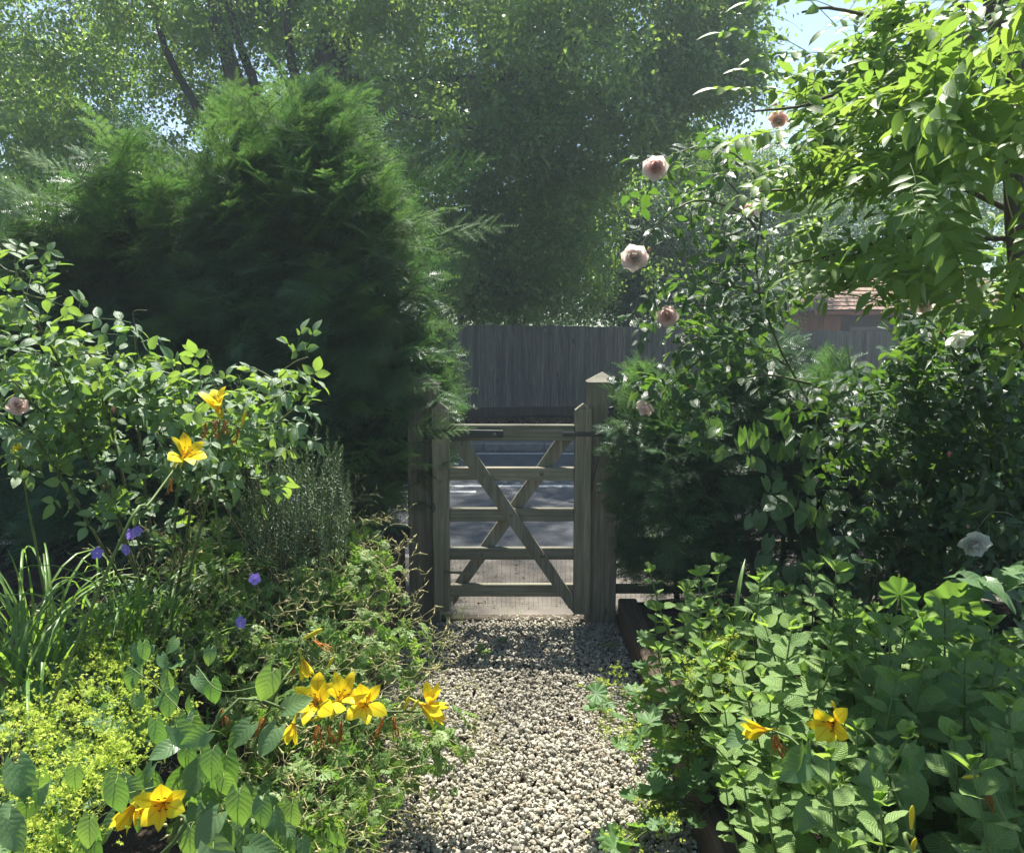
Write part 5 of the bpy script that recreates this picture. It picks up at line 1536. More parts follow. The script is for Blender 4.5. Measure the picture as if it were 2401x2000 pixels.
def lily(label, base, scape, flowers=(), buds=(), wither=()):
    root = thing('daylily', label, 'lily', base, 'yellow daylilies'); B = NP(base)
    pts = [(0, 0, 0)]+[tuple(NP(q)-B) for q in scape]
    P = spline(pts, 14); A = Acc(); A.add(*tube(P, np.linspace(.005, .0028, 14), 6)); A.build('scape', MAT['stem'], root)
    S = Acc()
    def stalk(p):
        q = NP(p)-B; j = int(np.argmin(((P-q)**2).sum(1))); S.add(*tube(curve_pts(P[j], q, (0, 0, .008), 4), .0018, 4, False))
    for f in flowers:
        lily_flower(root, base, *f[:2], **f[2]); ax = nrm(NP(f[1])); stalk(NP(f[0])-ax*f[2].get('L', .085)*.4)
    for p, d, l in buds:
        stalk(p); put('bud', BUDM, root, loc=NP(p)-B, rm=fr1(d, (.1, -1, .2)), sc=(l*.8, l, l*.8))
    for i, (p, d, l) in enumerate(wither):
        stalk(p); put('withered_flower', WITH[i % 3], root, loc=NP(p)-B, rm=fr1(d, (.1, -1, .2)), sc=(l*.8, l, l*.8))
    if S.nv: S.build('flower_stalks', MAT['stem'], root)
    return root
rg = np.random.default_rng(140)
# upper pair
Y1 = 2.62
lily('upright yellow lily open beside a bud and three rusty withered flowers, topmost on the left', (-.98, 2.9, .36), [at(505, 1200, 2.8), at(520, 1060, 2.7), at(512, 1000, Y1)],
     [(at(512, 968, Y1), (.02, -.42, .85), dict(L=.078, roll=.5))], [(at(565, 1003, Y1), (.35, -.1, 1), .062), (at(520, 985, Y1-.03), (.25, -.4, .7), .05)],
     [(at(482, 990, Y1), (.05, -.1, -1), .06), (at(505, 985, Y1), (.03, -.1, -1), .065), (at(530, 985, Y1), (.0, -.1, -1), .055), (at(560, 1005, Y1-.02), (-.15, -.1, -1), .062)])
lily('yellow lily leaning right on a long slanting stem, below the topmost one', (-1.38, 2.05, .30), [at(285, 1262, 2.1), at(350, 1180, 2.25), at(412, 1095, 2.4)],
     [(at(430, 1078, 2.42), (.42, -.45, .55), dict(L=.072, roll=.2))], [(at(405, 1100, 2.4), (.6, -.3, .9), .05)], [(at(402, 1120, 2.42), (.05, -.1, -1), .05)])
lily('small amber lily half hidden in the rose leaves at the left edge', (-1.75, 3.0, .35), [at(60, 1150, 2.95), at(50, 1080, 2.9)], [(at(50, 1070, 2.88), (.1, -.5, .6), dict(L=.05, roll=.2, half=True))])
# the long leaning stem with the big group
Yg = 1.92
lily('long leaning lily stem carrying the big cluster of golden flowers over the path edge', (-.86, 1.75, .26), [at(520, 1672, 1.85), at(690, 1665, Yg), at(860, 1668, Yg), at(985, 1668, Yg)],
     [(at(750, 1652, Yg), (-.15, -.75, .62), dict(L=.074, roll=.1)), (at(790, 1650, Yg-.03), (.45, -.55, .7), dict(L=.072, roll=.6)), (at(858, 1650, Yg), (.10, -.8, .45), dict(L=.066, roll=.35)),
      (at(985, 1650, Yg), (.85, -.35, -.30), dict(L=.070, roll=.3, half=True)), (at(1005, 1655, Yg+.02), (.25, -.2, .9), dict(L=.055, roll=.2, half=True)), (at(690, 1690, Yg), (-.25, -.5, -.9), dict(L=.055, roll=.2, half=True))],
     [(at(945, 1672, Yg), (.35, -.1, 1), .05), (at(960, 1672, Yg), (.6, -.1, .9), .045), (at(775, 1690, Yg-.04), (.45, -.4, 1), .055), (at(720, 1690, Yg), (.8, -.2, .3), .05)],
     [(at(900, 1680, Yg), (-.25, -.1, -1), .065), (at(925, 1680, Yg), (.1, -.1, -1), .06), (at(745, 1700, Yg), (.1, -.1, -1), .07), (at(800, 1690, Yg), (.05, -.1, -1), .06), (at(770, 1700, Yg), (.25, -.1, -1), .055), (at(620, 1680, Yg), (-.35, -.1, -1), .06), (at(640, 1690, Yg), (.3, -.1, -1), .06), (at(522, 1660, 1.86), (.2, -.1, -1), .05)])
lily('lily stem with three closed golden buds above the heart-shaped leaves', (-.80, 2.25, .30), [at(640, 1640, 2.0), at(690, 1560, 2.05), at(715, 1525, 2.05)],
     [(at(708, 1540, 2.05), (.30, -.3, -.8), dict(L=.055, roll=.2, half=True))], [(at(708, 1500, 2.07), (.85, -.1, .5), .066), (at(765, 1568, 2.05), (.5, -.1, .8), .042)], [(at(690, 1560, 2.05), (-.1, -.1, -1), .045), (at(735, 1500, 2.07), (.8, -.1, -.45), .06)])
Yb = 1.62
lily('pair of orange-yellow lilies lowest on the left, one open, one closing', (-1.05, 1.6, .25), [at(420, 1960, 1.6), at(372, 1900, Yb), at(350, 1892, Yb)],
     [(at(385, 1880, Yb), (.25, -.72, .35), dict(L=.072, roll=.25)), (at(318, 1880, Yb), (-.55, -.3, -.75), dict(L=.058, roll=.1, half=True)), (at(318, 1895, Yb), (.6, -.5, -.15), dict(L=.044, roll=.3, half=True))])
# right side
lily('wide open yellow lily with a spotted throat, on the right among the mint', (1.05, 1.45, .12), [at(2140, 1960, 1.6), at(2060, 1750, 1.75), at(1985, 1694, 1.8)],
     [(at(1958, 1692, 1.8), (-.55, -.62, .12), dict(L=.072, roll=.4))], [(at(1965, 1670, 1.8), (-.45, -.2, .7), .04)], [(at(1980, 1700, 1.8), (.0, -.2, -1), .045)])
lily('slim trumpet lily pointing left on a dark stem, nearest the gravel on the right', (.95, 1.55, .12), [at(1960, 1880, 1.75), at(1870, 1745, 1.85), at(1812, 1712, 1.9)],
     [(at(1800, 1711, 1.9), (-1, -.15, .02), dict(L=.064, roll=.2, half=True))], [], [(at(1810, 1722, 1.9), (.25, -.1, -1), .045), (at(1820, 1722, 1.9), (.45, -.1, -1), .085)])
lily('lily half hidden by a round leaf near the top of the mint', (1.05, 2.3, .12), [at(2120, 1700, 2.15), at(2100, 1600, 2.15)], [(at(2100, 1600, 2.15), (-.8, -.4, .3), dict(L=.045, roll=.2, half=True))])
lily('small orange lily bud on a dark stem close to the right edge', (1.25, 1.35, .12), [at(2370, 1950, 1.4), at(2330, 1850, 1.45), at(2295, 1818, 1.45)], [], [(at(2300, 1818, 1.45), (-1, -.1, -.05), .038)], [(at(2322, 1828, 1.45), (.05, -.1, -1), .055)])
lily('two upright yellow buds at the bottom edge right of the large-leaved mint', (.95, 1.2, .12), [at(2150, 2040, 1.3), at(2142, 1960, 1.35)], [], [(at(2136, 1945, 1.35), (-.05, -.1, 1), .05), (at(2132, 2010, 1.33), (.05, -.3, 1), .048)])

# ------------------------------------------------------------------ leaves along canes
SEEN_BLOOMS = [(1536, 397, 36, 3.52), (1487, 608, 42, 3.51), (1765, 482, 30, 3.57), (1565, 744, 36, 3.63), (1518, 950, 34, 3.66), (1830, 268, 26, 3.57), (2167, 714, 34, 3.57), (2245, 785, 42, 3.51), (2283, 1268, 46, 3.27),
               (2226, 1065, 22, 3.51), (1524, 584, 14, 3.52), (1985, 655, 20, 3.7), (1645, 855, 14, 3.69), (1898, 136, 12, 3.51), (2210, 776, 12, 3.5), (1620, 905, 10, 3.69)]
def clear(p):
    """the open gap in the climbers through which the shed and the low fence show"""
    q = NP(p); k = (q[1]*math.cos(PITCH)-(q[2]-CAM_Z)*math.sin(PITCH))/FPX
    px = 1200.5+q[0]/k; py = 1000-(q[1]*math.sin(PITCH)+(q[2]-CAM_Z)*math.cos(PITCH))/k
    for bx, by, br, bY in SEEN_BLOOMS:
        if (px-bx)**2+(py-by)**2 < (br*1.2)**2 and q[1] < bY+.03: return True
    return (1925 < px < 2085 and 705 < py < 790) or (1850 < px < 2060 and 785 < py < 835) or (1880 < px < 2050 and 440 < py < 500)
def leafy_canes(root, B, canes, meshes, tmpl_mat, per_m, size, seed, limit=300, spread=.05, side=1.0, extra=(), mats='twig', r0=.005, updir=(0, -.4, 1), cane_mat=None, open_=False):
    """canes: list of world polylines; leaves attached left and right along them. The largest are parts, the rest one part of kind stuff"""
    rg = np.random.default_rng(seed); L = []
    for ci, pts in enumerate(canes):
        P = spline([NP(p)-B for p in pts], 16)
        ln = np.linalg.norm(np.diff(P, axis=0), axis=1).sum()
        A = Acc(); rr = r0*(1.0 if ln > .5 else .6); A.add(*tube(P, np.linspace(rr, rr*.35, 16), 5)); A.build('cane', cane_mat or MAT['cane'], root)
        n = int(ln*per_m); t0 = rg.random()
        for k in range(n):
            t = (k+rg.random()*.6)/n; j = t*15; i = min(int(j), 14); f = j-i
            p = P[i]*(1-f)+P[i+1]*f; tg = nrm(P[i+1]-P[i])
            sd = rg.normal(size=3); sd -= (sd@tg)*tg; sd = nrm(sd)
            d = tg*.5+sd*side+NP([0, 0, -.1]); nn = NP(updir)+rg.normal(size=3)*.55
            if clear(p+B): continue
            L.append((p+sd*spread*rg.random(), fr1(d, nn), size*rg.uniform(.75, 1.2)))
    for p, d in extra:
        if clear(p): continue
        L.append((NP(p)-B, fr1(NP(d), NP(updir)+rg.normal(size=3)*.5), size*rg.uniform(.75, 1.2)))
    if open_: L = open_view(L, B, .12)
    return put_leaves(root, B, L, meshes, seed, limit)
def open_view(L, B, ln):
    return [l for l in L if not any(clear(l[0]+l[1][:, 1]*ln*l[2]*t+B) for t in (0, .35, .7, 1))]
def put_leaves(root, B, L, meshes, seed, limit=300, name='leaf'):
    rg = np.random.default_rng(seed+1)
    C = NP([0, 0, CAM_Z])-B
    dist = [np.linalg.norm(p-C)/s for p, _, s in L]
    order = np.argsort(dist)
    for q in order[:limit]:
        p, rm, s = L[q]; put(name, meshes[rg.integers(len(meshes))], root, loc=p, rm=rm, sc=s)
    rest = [L[q] for q in order[limit:]]
    if rest: scatter('leaves', meshes, NP([r_[0] for r_ in rest]), NP([r_[1] for r_ in rest]), NP([r_[2] for r_ in rest]), root, seed)
    return L
def blob(rg, blobs, Yf, n, dbias=(0, -.5, 0), yj=.12):
    out = []
    tot = sum(b[4] for b in blobs)
    for b in blobs:
        for _ in range(int(n*b[4]/tot)):
            a, c = b[0]+rg.normal()*b[2], b[1]+rg.normal()*b[3]
            p = at(a, c, Yf(a, c)+rg.normal()*yj)
            out.append((tuple(p), rg.normal(size=3)+NP(dbias)))
    return out

# ------------------------------------------------------------------ rose bush on the left
B = NP((-1.35, 3.05, .36))
rb = thing('rose_bush', 'large grey-green rose bush with tall yellow-green shoots filling the left side', 'rose bush', tuple(B))
Q = lambda *l: [NP(at(a, b, Y)) for a, b, Y in l]
gnd = B
canes = [[gnd]+Q((230, 1080, 2.9), (172, 940, 2.8), (136, 844, 2.75), (100, 780, 2.7), (56, 688, 2.7), (34, 620, 2.7), (48, 562, 2.68)),
         [gnd]+Q((330, 1060, 2.95), (322, 950, 2.95), (318, 830, 2.95), (312, 770, 2.95)),
         [gnd]+Q((470, 1080, 2.9), (560, 1000, 2.85), (605, 950, 2.8), (640, 890, 2.75), (690, 850, 2.72), (722, 838, 2.7)),
         [gnd]+Q((520, 1080, 2.9), (640, 1000, 2.8), (690, 960, 2.78), (740, 945, 2.76)),
         [gnd]+Q((200, 1050, 2.85), (90, 960, 2.7), (20, 880, 2.65), (-40, 820, 2.6)),
         [gnd]+Q((260, 1000, 2.9), (240, 880, 2.8), (180, 800, 2.75), (150, 790, 2.75)),
         [gnd]+Q((420, 1060, 2.9), (430, 960, 2.85), (410, 880, 2.85), (395, 850, 2.85)),
         [gnd]+Q((120, 1080, 2.7), (40, 1000, 2.6), (-60, 960, 2.5)),
         Q((100, 780, 2.7), (60, 760, 2.68), (0, 730, 2.66)), Q((56, 688, 2.7), (100, 700, 2.68), (145, 695, 2.66)), Q((34, 620, 2.7), (60, 640, 2.66), (105, 650, 2.64)), Q((34, 640, 2.7), (10, 630, 2.7), (-20, 600, 2.7)),
         Q((136, 844, 2.75), (200, 830, 2.72), (262, 835, 2.7)), Q((640, 890, 2.75), (610, 870, 2.74), (570, 855, 2.72)), Q((605, 950, 2.8), (650, 930, 2.75), (700, 905, 2.72))]
rg = np.random.default_rng(150)
ex = blob(rg, [(120, 900, 70, 45, 2), (300, 880, 60, 40, 1.6), (250, 980, 120, 50, 3), (90, 1010, 70, 50, 1.6), (440, 980, 80, 50, 2.2), (560, 990, 60, 50, 2), (420, 1090, 90, 50, 1.6), (600, 1070, 60, 40, 1), (40, 860, 40, 50, 1), (200, 1090, 80, 40, 1), (30, 760, 30, 40, .4), (370, 910, 50, 30, 1)], lambda a, b: 2.95-.0002*max(0, b-850), 330)
# weak climbing tip standing above the bush
P = spline([NP(at(*q))-B for q in ((322, 830, 2.95), (318, 770, 2.95), (312, 740, 2.95), (318, 728, 2.95), (345, 728, 2.93))], 14)
A = Acc(); A.add(*tube(P, np.linspace(.002, .001, 14), 4)); A.build('tendril', MAT['cane'], rb)
leafy_canes(rb, B, canes, ROSEL, None, 15, 1.08, 151, 300, .03, 1.0, ex, r0=.006, updir=(.1, -.15, 1))
# salmon rose buds in it
def lath_obj(name, prof, mat, sides=8): return mesh_of(lathe(prof, sides), name, MAT[mat])
RBUD = lath_obj('bud', [(.0, -.55), (.18, -.5), (.26, -.36), (.34, -.1), (.36, .12), (.27, .38), (.10, .56), (.0, .6)], 'budm')
def rpetal(k, open_, cup, w=.95):
    """rose petal: radial +Y, axis +Z, cupped"""
    T = leaf_t(5, w, .60, .0, 0, cols=1, seed=k, wave=.05); W = []
    for x, y, z in T[0]:
        rr = y*math.sin(open_)+.02; h = y*math.cos(open_)
        rr += .10*math.sin(y*3.0)*cup; h += cup*.35*y*y
        W.append((x*(1.0), rr-abs(x)**2*cup*.8, h+z*.4))
    return NP(W), T[1], T[2]
def rose_petals(mat):
    return {k: [mesh_of(rpetal(i, o, c), 'petal', MAT[mat]) for i in range(2)] for k, (o, c) in enumerate(((1.38, .25), (1.08, .45), (.78, .6), (.5, .7), (.25, .5)))}
RP = {m: rose_petals(m) for m in ('pink', 'blush', 'white')}
SEP = mesh_of(leaf_t(3, .3, .3, .2, .1), 'sepal', MAT['sepal'])
def rose_flower(root, B, p, axis, R_=.048, mats=('blush', 'pink'), seed=0, rings=((0, 7), (1, 6), (2, 7), (3, 6), (4, 4)), label=None):
    rg = np.random.default_rng(seed)
    fl = bpy.data.objects.new('flower', None); COL.objects.link(fl); fl.parent = root; fl.empty_display_size = .01
    fl.location = [float(c) for c in (NP(p)-B)]
    if label: fl['label'] = label
    ax = nrm(NP(axis)); x = nrm(np.cross(ax, NP([.2, .1, 1]) if abs(ax[2]) < .9 else NP([1, 0, 0]))); Rz = np.stack([x, np.cross(ax, x), ax], 1)
    for ri, (ring, n) in enumerate(rings):
        for k in range(n):
            a = k*2*math.pi/n+ri*.5+rg.normal()*.12; c, s = math.cos(a), math.sin(a)
            rm = Rz @ NP([[c, -s, 0], [s, c, 0], [0, 0, 1]])
            rm = rm @ np.array(Matrix.Rotation(rg.normal()*.10, 3, 'X'))
            put('petal', RP[mats[0] if ring < 2 else mats[1]][ring][rg.integers(2)], fl, rm=rm, sc=R_*(1.05-.085*ring)*rg.uniform(.9, 1.1), loc=ax*R_*(.03*ring))
    for k in range(13):
        a = rg.uniform(0, 6.28); c, s = math.cos(a), math.sin(a); q = rg.uniform(0, .22)
        rm = Rz @ NP([[c, -s, 0], [s, c, 0], [0, 0, 1]]) @ np.array(Matrix.Rotation(rg.normal()*.35, 3, 'X'))
        put('petal', RP[mats[1]][3+k % 2][rg.integers(2)], fl, rm=rm, sc=R_*rg.uniform(.5, .75), loc=ax*R_*.30+rm[:, 1]*R_*(q-.12))
    for k in range(5):
        a = k*1.256; d = Rz @ NP([math.cos(a), math.sin(a), -.5]); put('sepal', SEP, fl, loc=-ax*R_*.08, rm=fr1(d, -ax), sc=R_*.6)
    return fl
def rose_bud(root, B, p, d, s=.022):
    b = put('bud', RBUD, root, loc=NP(p)-B, rm=fr1(d, (.1, -1, .1)), sc=s)
    for k in range(4):
        a = k*1.57; put('sepal', SEP, b, loc=(math.cos(a)*.2, -.45, math.sin(a)*.2), rm=fr1((math.cos(a)*.5, .9, math.sin(a)*.5), (math.cos(a), 0, math.sin(a))), sc=.9)
    return b
rose_flower(rb, B, at(40, 962, 2.6), (.5, -.5, .6), .040, ('pink', 'pink'), 5, ((1, 5), (3, 4)), 'half open salmon rose')
rose_bud(rb, B, at(265, 962, 2.7), (0, -.2, 1), .020)

# ------------------------------------------------------------------ rosemary behind it
def sprig_t(L, seed, w=.12, nl=.024):
    rg = np.random.default_rng(seed); parts = []
    P = [(rg.normal()*.004, L*y, .02*L*y) for y in np.linspace(0, 1, 6)]
    st = tube(P, np.linspace(.0028, .0012, 6), 4, False); parts.append(((NP(st[0]), st[1], NP(st[2])), (0, 0, 0), I3, 1.0))
    n = int(L/.0052)
    for i in range(n):
        t = (i+.5)/n; a = i*2.39; up = .35+.9*t*t
        d = NP([math.cos(a), up, math.sin(a)]); l = nl*(1.05-.45*t)*rg.uniform(.8, 1.15)
        b = w*l; V = NP([(-b/2, 0, 0), (b/2, 0, 0), (b/3, 1*l, 0), (-b/3, 1*l, 0)])
        parts.append(((V, [(0, 1, 2, 3)], NP([(.4, 0), (.6, 0), (.6, 1), (.4, 1)])), (0, L*t, .02*L*t), fr1(d, (rg.normal()*.3, 1, rg.normal()*.3)), 1.0))
    return merge_t(parts)
SPR = [mesh_of(sprig_t(.26+.05*i, 500+i), 'sprig', MAT['rosem']) for i in range(4)]
B = NP((-.86, 3.2, .26))
rm_ = thing('rosemary', 'rosemary with upright needled stems between the rose bush and the yew', 'bush', tuple(B)); rg = np.random.default_rng(160)
tips = [(590, 850), (640, 900), (690, 985), (725, 1000), (745, 975), (770, 985), (800, 1005), (790, 1060), (815, 1090), (820, 1120), (760, 1040), (700, 1040), (660, 1010), (730, 1080), (780, 1120), (800, 1180), (690, 1110), (640, 1080), (470, 800), (365, 780), (395, 810), (480, 830), (455, 850), (745, 1150), (710, 1180), (660, 1160)]
tips += [(rg.uniform(560, 810), rg.uniform(1010, 1200)) for _ in range(150)]+[(rg.uniform(330, 560), rg.uniform(850, 980)) for _ in range(40)]
C_ = Acc()
for i, (px, py) in enumerate(tips):
    p = NP(at(px, py, 3.12+rg.uniform(-.12, .25))); ax = NP([.15*(px-680)/100+rg.normal()*.12, rg.normal()*.15, 1]); ax = nrm(ax)
    k = i % 4; L = .26+.05*k
    s = rg.uniform(.8, 1.15); q = p-ax*L*s
    put('sprig', SPR[k], rm_, loc=q-B, rm=fr1(ax, rg.normal(size=3)), sc=s*.9)
    if i % 3 == 0: C_.add(*tube(curve_pts((rg.normal()*.05, rg.normal()*.05, 0), q-B, (.03, 0, 0), 5), [.006, .005, .004, .003, .0025], 4, False))
C_.build('branches', MAT['twig'], rm_, kind='stuff')

# ------------------------------------------------------------------ bindweed
def bindweed(label, base, vines, leaves, seed, group, scatter_n=()):
    """vines: polylines; leaves: (px, py, Y, size, direction, normal)"""
    rg = np.random.default_rng(seed); B = NP(base)
    root = thing('bindweed', label, 'climber', base, group)
    for v in vines:
        P = spline([NP(q)-B for q in v], 18); A = Acc(); A.add(*tube(P, .0017, 4)); A.build('vine', MAT['stem'], root)
    LL = []
    for (px, py, Y, s, d, n_) in leaves: LL.append((NP(at(px, py, Y))-B, fr1(NP(d), NP(n_)), s))
    for (x0, x1, y0, y1, Yf, s0, s1, n) in scatter_n:
        for _ in range(n):
            px, py = rg.uniform(x0, x1), rg.uniform(y0, y1)
            LL.append((NP(at(px, py, Yf+rg.normal()*.05))-B, fr1(NP([rg.normal()*.5, -.35, -1+rg.normal()*.4]), NP([rg.normal()*.45, -.9, .65+rg.normal()*.3])), rg.uniform(s0, s1)))
    S = Acc()
    for p, r_, s in LL:
        v = rg.normal(size=3); S.add(*tube(curve_pts(p, p-r_[:, 1]*.03+NP([0, .03, -.04]), (0, 0, .01), 4), .0011, 3, False))
    S.build('leaf_stalks', MAT['stem'], root)
    put_leaves(root, B, LL, BINDM, seed)
    return root
gl = 'bindweed sprawling through the left bed'
bindweed('bindweed with two big heart-shaped leaves beside the golden lily cluster', (-.95, 1.9, .3), [[at(460, 1560, 2.0), at(520, 1620, 1.9), at(640, 1600, 1.9), at(700, 1580, 1.88)]],
         [(638, 1578, 1.86, .075, (-.45, -.25, -1), (.15, -.85, .45)), (672, 1660, 1.84, .064, (1.0, -.1, .55), (-.4, -.75, .6)), (648, 1708, 1.88, .072, (-.35, -.6, -.5), (.1, -.55, .8)), (585, 1700, 1.9, .07, (-.6, -.5, -.5), (.2, -.6, .8)),
          (560, 1860, 1.7, .075, (.1, -.3, -1), (.1, -.8, .4)), (530, 1770, 1.8, .08, (.2, -.4, -1), (-.1, -.8, .5)), (640, 1905, 1.75, .06, (.2, -.5, -.7), (.1, -.8, .6)), (500, 1990, 1.5, .09, (.4, -.3, -.6), (.1, -.8, .6))], 170, gl,
         [(470, 620, 1750, 1990, 1.72, .055, .08, 14), (560, 780, 1880, 2040, 1.85, .04, .06, 16)])
bindweed('bindweed patch of overlapping blue-green leaves right of the lime flowers', (-1.1, 1.85, .28), [[at(300, 1560, 2.0), at(380, 1620, 1.95), at(450, 1700, 1.85), at(480, 1790, 1.8)], [at(150, 1960, 1.55), at(260, 1875, 1.6), at(360, 1845, 1.65)]],
         [(315, 1570, 2.05, .055, (-.2, -.5, -1), (.1, -.8, .6)), (400, 1620, 1.95, .066, (-.1, -.4, -1), (.1, -.8, .5)), (440, 1680, 1.85, .07, (.1, -.4, -1), (.15, -.8, .5)), (470, 1770, 1.8, .06, (.5, -.4, -.8), (.1, -.8, .6)), (340, 1840, 1.7, .065, (-.3, -.4, -.9), (.1, -.7, .6)), (275, 1820, 1.7, .06, (-.5, -.4, -.9), (.2, -.7, .6)), (40, 1790, 1.62, .08, (.4, -.4, -.6), (.0, -.7, .8)), (90, 1850, 1.6, .07, (-.5, -.4, -.9), (.2, -.7, .6)), (20, 1920, 1.5, .07, (.5, -.4, -.7), (.0, -.7, .8))], 171, gl,
         [(300, 520, 1480, 1680, 2.1, .04, .06, 18), (330, 500, 1680, 1960, 1.78, .05, .075, 20), (0, 300, 1800, 2020, 1.62, .05, .07, 14)])
bindweed('small bindweed leaves crowding the foot of the left bed at the bottom edge', (-.75, 1.9, .25), [], [], 172, gl, [(430, 860, 1930, 2060, 1.9, .03, .05, 34)])
gr = 'bindweed and ivy on the right'
bindweed('dark bindweed leaves climbing the shaded hedge above the mint', (1.3, 4.0, .12), [[at(1900, 1400, 4.0), at(1870, 1200, 3.98), at(1890, 1050, 3.98)]], [], 173, gr,
         [(1780, 2060, 1180, 1420, 4.0, .07, .10, 60), (1750, 2200, 1000, 1250, 4.02, .06, .09, 46), (1650, 1950, 920, 1060, 4.02, .06, .09, 22)])
bindweed('round bindweed leaves lit yellow-green at the right edge of the mint', (1.5, 2.3, .12), [], [(2235, 1560, 2.2, .065, (-.2, -.3, .9), (.1, -.8, .5)), (2180, 1640, 2.1, .095, (-.1, -.3, -1), (.1, -.9, .3)), (2230, 1610, 2.05, .08, (-.5, -.3, -.6), (.1, -.8, .6)), (2330, 1560, 2.2, .08, (.5, -.3, -.5), (0, -.8, .7)), (2080, 1640, 2.1, .09, (-.2, -.3, -1), (-.1, -.9, .3)), (2390, 1580, 2.0, .08, (.2, -.3, -.5), (0, -.8, .7)), (1745, 1720, 2.0, .06, (-1, -.3, -.4), (-.2, -.6, .8))], 174, gr,
         [(2020, 2300, 1560, 1800, 2.15, .05, .085, 22), (1750, 2000, 1500, 1700, 2.5, .05, .07, 14), (1850, 2150, 1750, 1950, 1.75, .055, .08, 16)])

# big scalloped leaf plant and shade plants at the back of the right bed
B = NP((1.35, 3.05, .12))
ho_ = thing('hollyhock', 'plant with one huge scalloped pale leaf at the back of the right bed', 'plant', tuple(B))
for (px, py, Y, r_, n_) in ((2235, 1430, 2.95, .115, (.1, -.7, 1)), (2110, 1395, 3.0, .07, (-.3, -.6, .9)), (2170, 1480, 2.9, .07, (.2, -.7, .8)), (2010, 1460, 3.0, .06, (0, -.8, .8)), (2290, 1520, 2.9, .06, (.3, -.8, .6))):
    p = NP(at(px, py, Y))-B; put('leaf', ALCH[0], ho_, loc=p, rm=fr1((.2, 0, 1), n_), sc=r_*2)
    A = Acc(); A.add(*tube(curve_pts((0, 0, 0), p, (.03, 0, .03), 6), .003, 4)); A.build('stalk', MAT['stem'], ho_)
B = NP((1.9, 3.2, .12)); sh_ = thing('shade_plants', 'low dark-leaved plant in the deep shade below the white rose', 'plant', tuple(B)); rg = np.random.default_rng(180)
LL = [(NP(at(rg.uniform(2230, 2480), rg.uniform(1330, 1560), 3.1+rg.normal()*.1))-B, fr1(NP([rg.normal(), rg.normal()-.3, -.3]), NP([rg.normal()*.4, -.5, 1])), rg.uniform(.07, .12)) for _ in range(70)]
put_leaves(sh_, B, LL, BINDM, 181)
# a tuft of broad dark blades left of it
B = NP((.95, 3.3, .10)); ir = thing('iris_clump', 'fan of dark blade-like leaves between the mint and the hedge', 'plant', tuple(B)); rg = np.random.default_rng(182)
for k in range(9):
    put('leaf', STR[rg.integers(3)], ir, loc=(rg.normal()*.06, rg.normal()*.04, 0), rm=np.array(Matrix.Rotation(rg.uniform(0, 6.28), 3, 'Z')), sc=(2.2, 1, 1.15))

# ------------------------------------------------------------------ climbing rose on the right
B = NP((1.75, 3.95, .12))
SHIFT = 1.19     # the rose stands against the hedge line
_Q, _at = Q, at
at = lambda px, py, Y: _at(px, py, Y*SHIFT)
Q = lambda *l: [NP(at(a, b, Y)) for a, b, Y in l]
cr = thing('climbing_rose', 'climbing rose with arching canes and pale pink blooms over the low hedge', 'rose', tuple(B))
tr = at(1850, 950, 3.4)
canes = [
 [B]+Q((1960, 1150, 3.4), (1900, 950, 3.35), (1800, 760, 3.25), (1770, 600, 3.15), (1790, 480, 3.1), (1760, 395, 3.05), (1700, 352, 3.02), (1630, 345, 3.0), (1570, 368, 3.0), (1545, 385, 3.0)),
 Q((1790, 560, 3.15), (1740, 500, 3.1), (1650, 470, 3.05), (1590, 488, 3.0), (1530, 540, 2.98), (1495, 590, 2.98)),
 Q((1760, 640, 3.15), (1700, 560, 3.15), (1720, 500, 3.1), (1750, 490, 3.05)),
 [B]+Q((2250, 950, 3.2), (2180, 752, 3.1), (2060, 706, 3.1), (1950, 686, 3.1), (1850, 692, 3.15), (1780, 730, 3.2)),
 Q((1830, 700, 3.15), (1760, 680, 3.12), (1660, 662, 3.1), (1560, 654, 3.1)),
 Q((1780, 730, 3.2), (1690, 720, 3.15), (1620, 740, 3.1), (1575, 745, 3.08)),
 Q((1850, 860, 3.3), (1740, 800, 3.25), (1660, 830, 3.2), (1600, 880, 3.15), (1545, 930, 3.12), (1520, 945, 3.1)),
 Q((1800, 760, 3.25), (1720, 780, 3.2), (1640, 790, 3.15), (1590, 830, 3.12), (1580, 880, 3.1)),
 Q((1900, 900, 3.3), (1800, 880, 3.2), (1700, 900, 3.15), (1620, 960, 3.1), (1600, 1010, 3.1)),
 Q((1750, 620, 3.1), (1680, 620, 3.1), (1600, 600, 3.1), (1560, 560, 3.05)),
 Q((1780, 520, 3.1), (1700, 420, 3.1), (1640, 400, 3.1), (1600, 420, 3.1)),
 [B]+Q((2300, 1150, 3.1), (2280, 1000, 3.05), (2240, 860, 3.0), (2170, 800, 3.0)),
 [B]+Q((2350, 1250, 2.9), (2330, 1200, 2.85), (2290, 1240, 2.8)),
 Q((2300, 1150, 3.1), (2260, 1100, 3.0), (2225, 1080, 2.95)),
 [B]+Q((2100, 1200, 3.3), (2000, 1100, 3.3), (1960, 1080, 3.3), (1985, 1040, 3.3))]
rg = np.random.default_rng(190)
ex = blob(rg, [(1600, 480, 60, 60, .8), (1700, 470, 50, 50, 1.0), (1680, 580, 60, 60, 1.1), (1600, 720, 50, 40, 1.3), (1660, 760, 60, 50, 2), (1640, 850, 60, 50, 2), (1760, 700, 60, 50, 1.4), (1740, 380, 40, 30, .3), (1580, 930, 30, 40, .8)], lambda a, b: 3.15, 120, yj=.16)
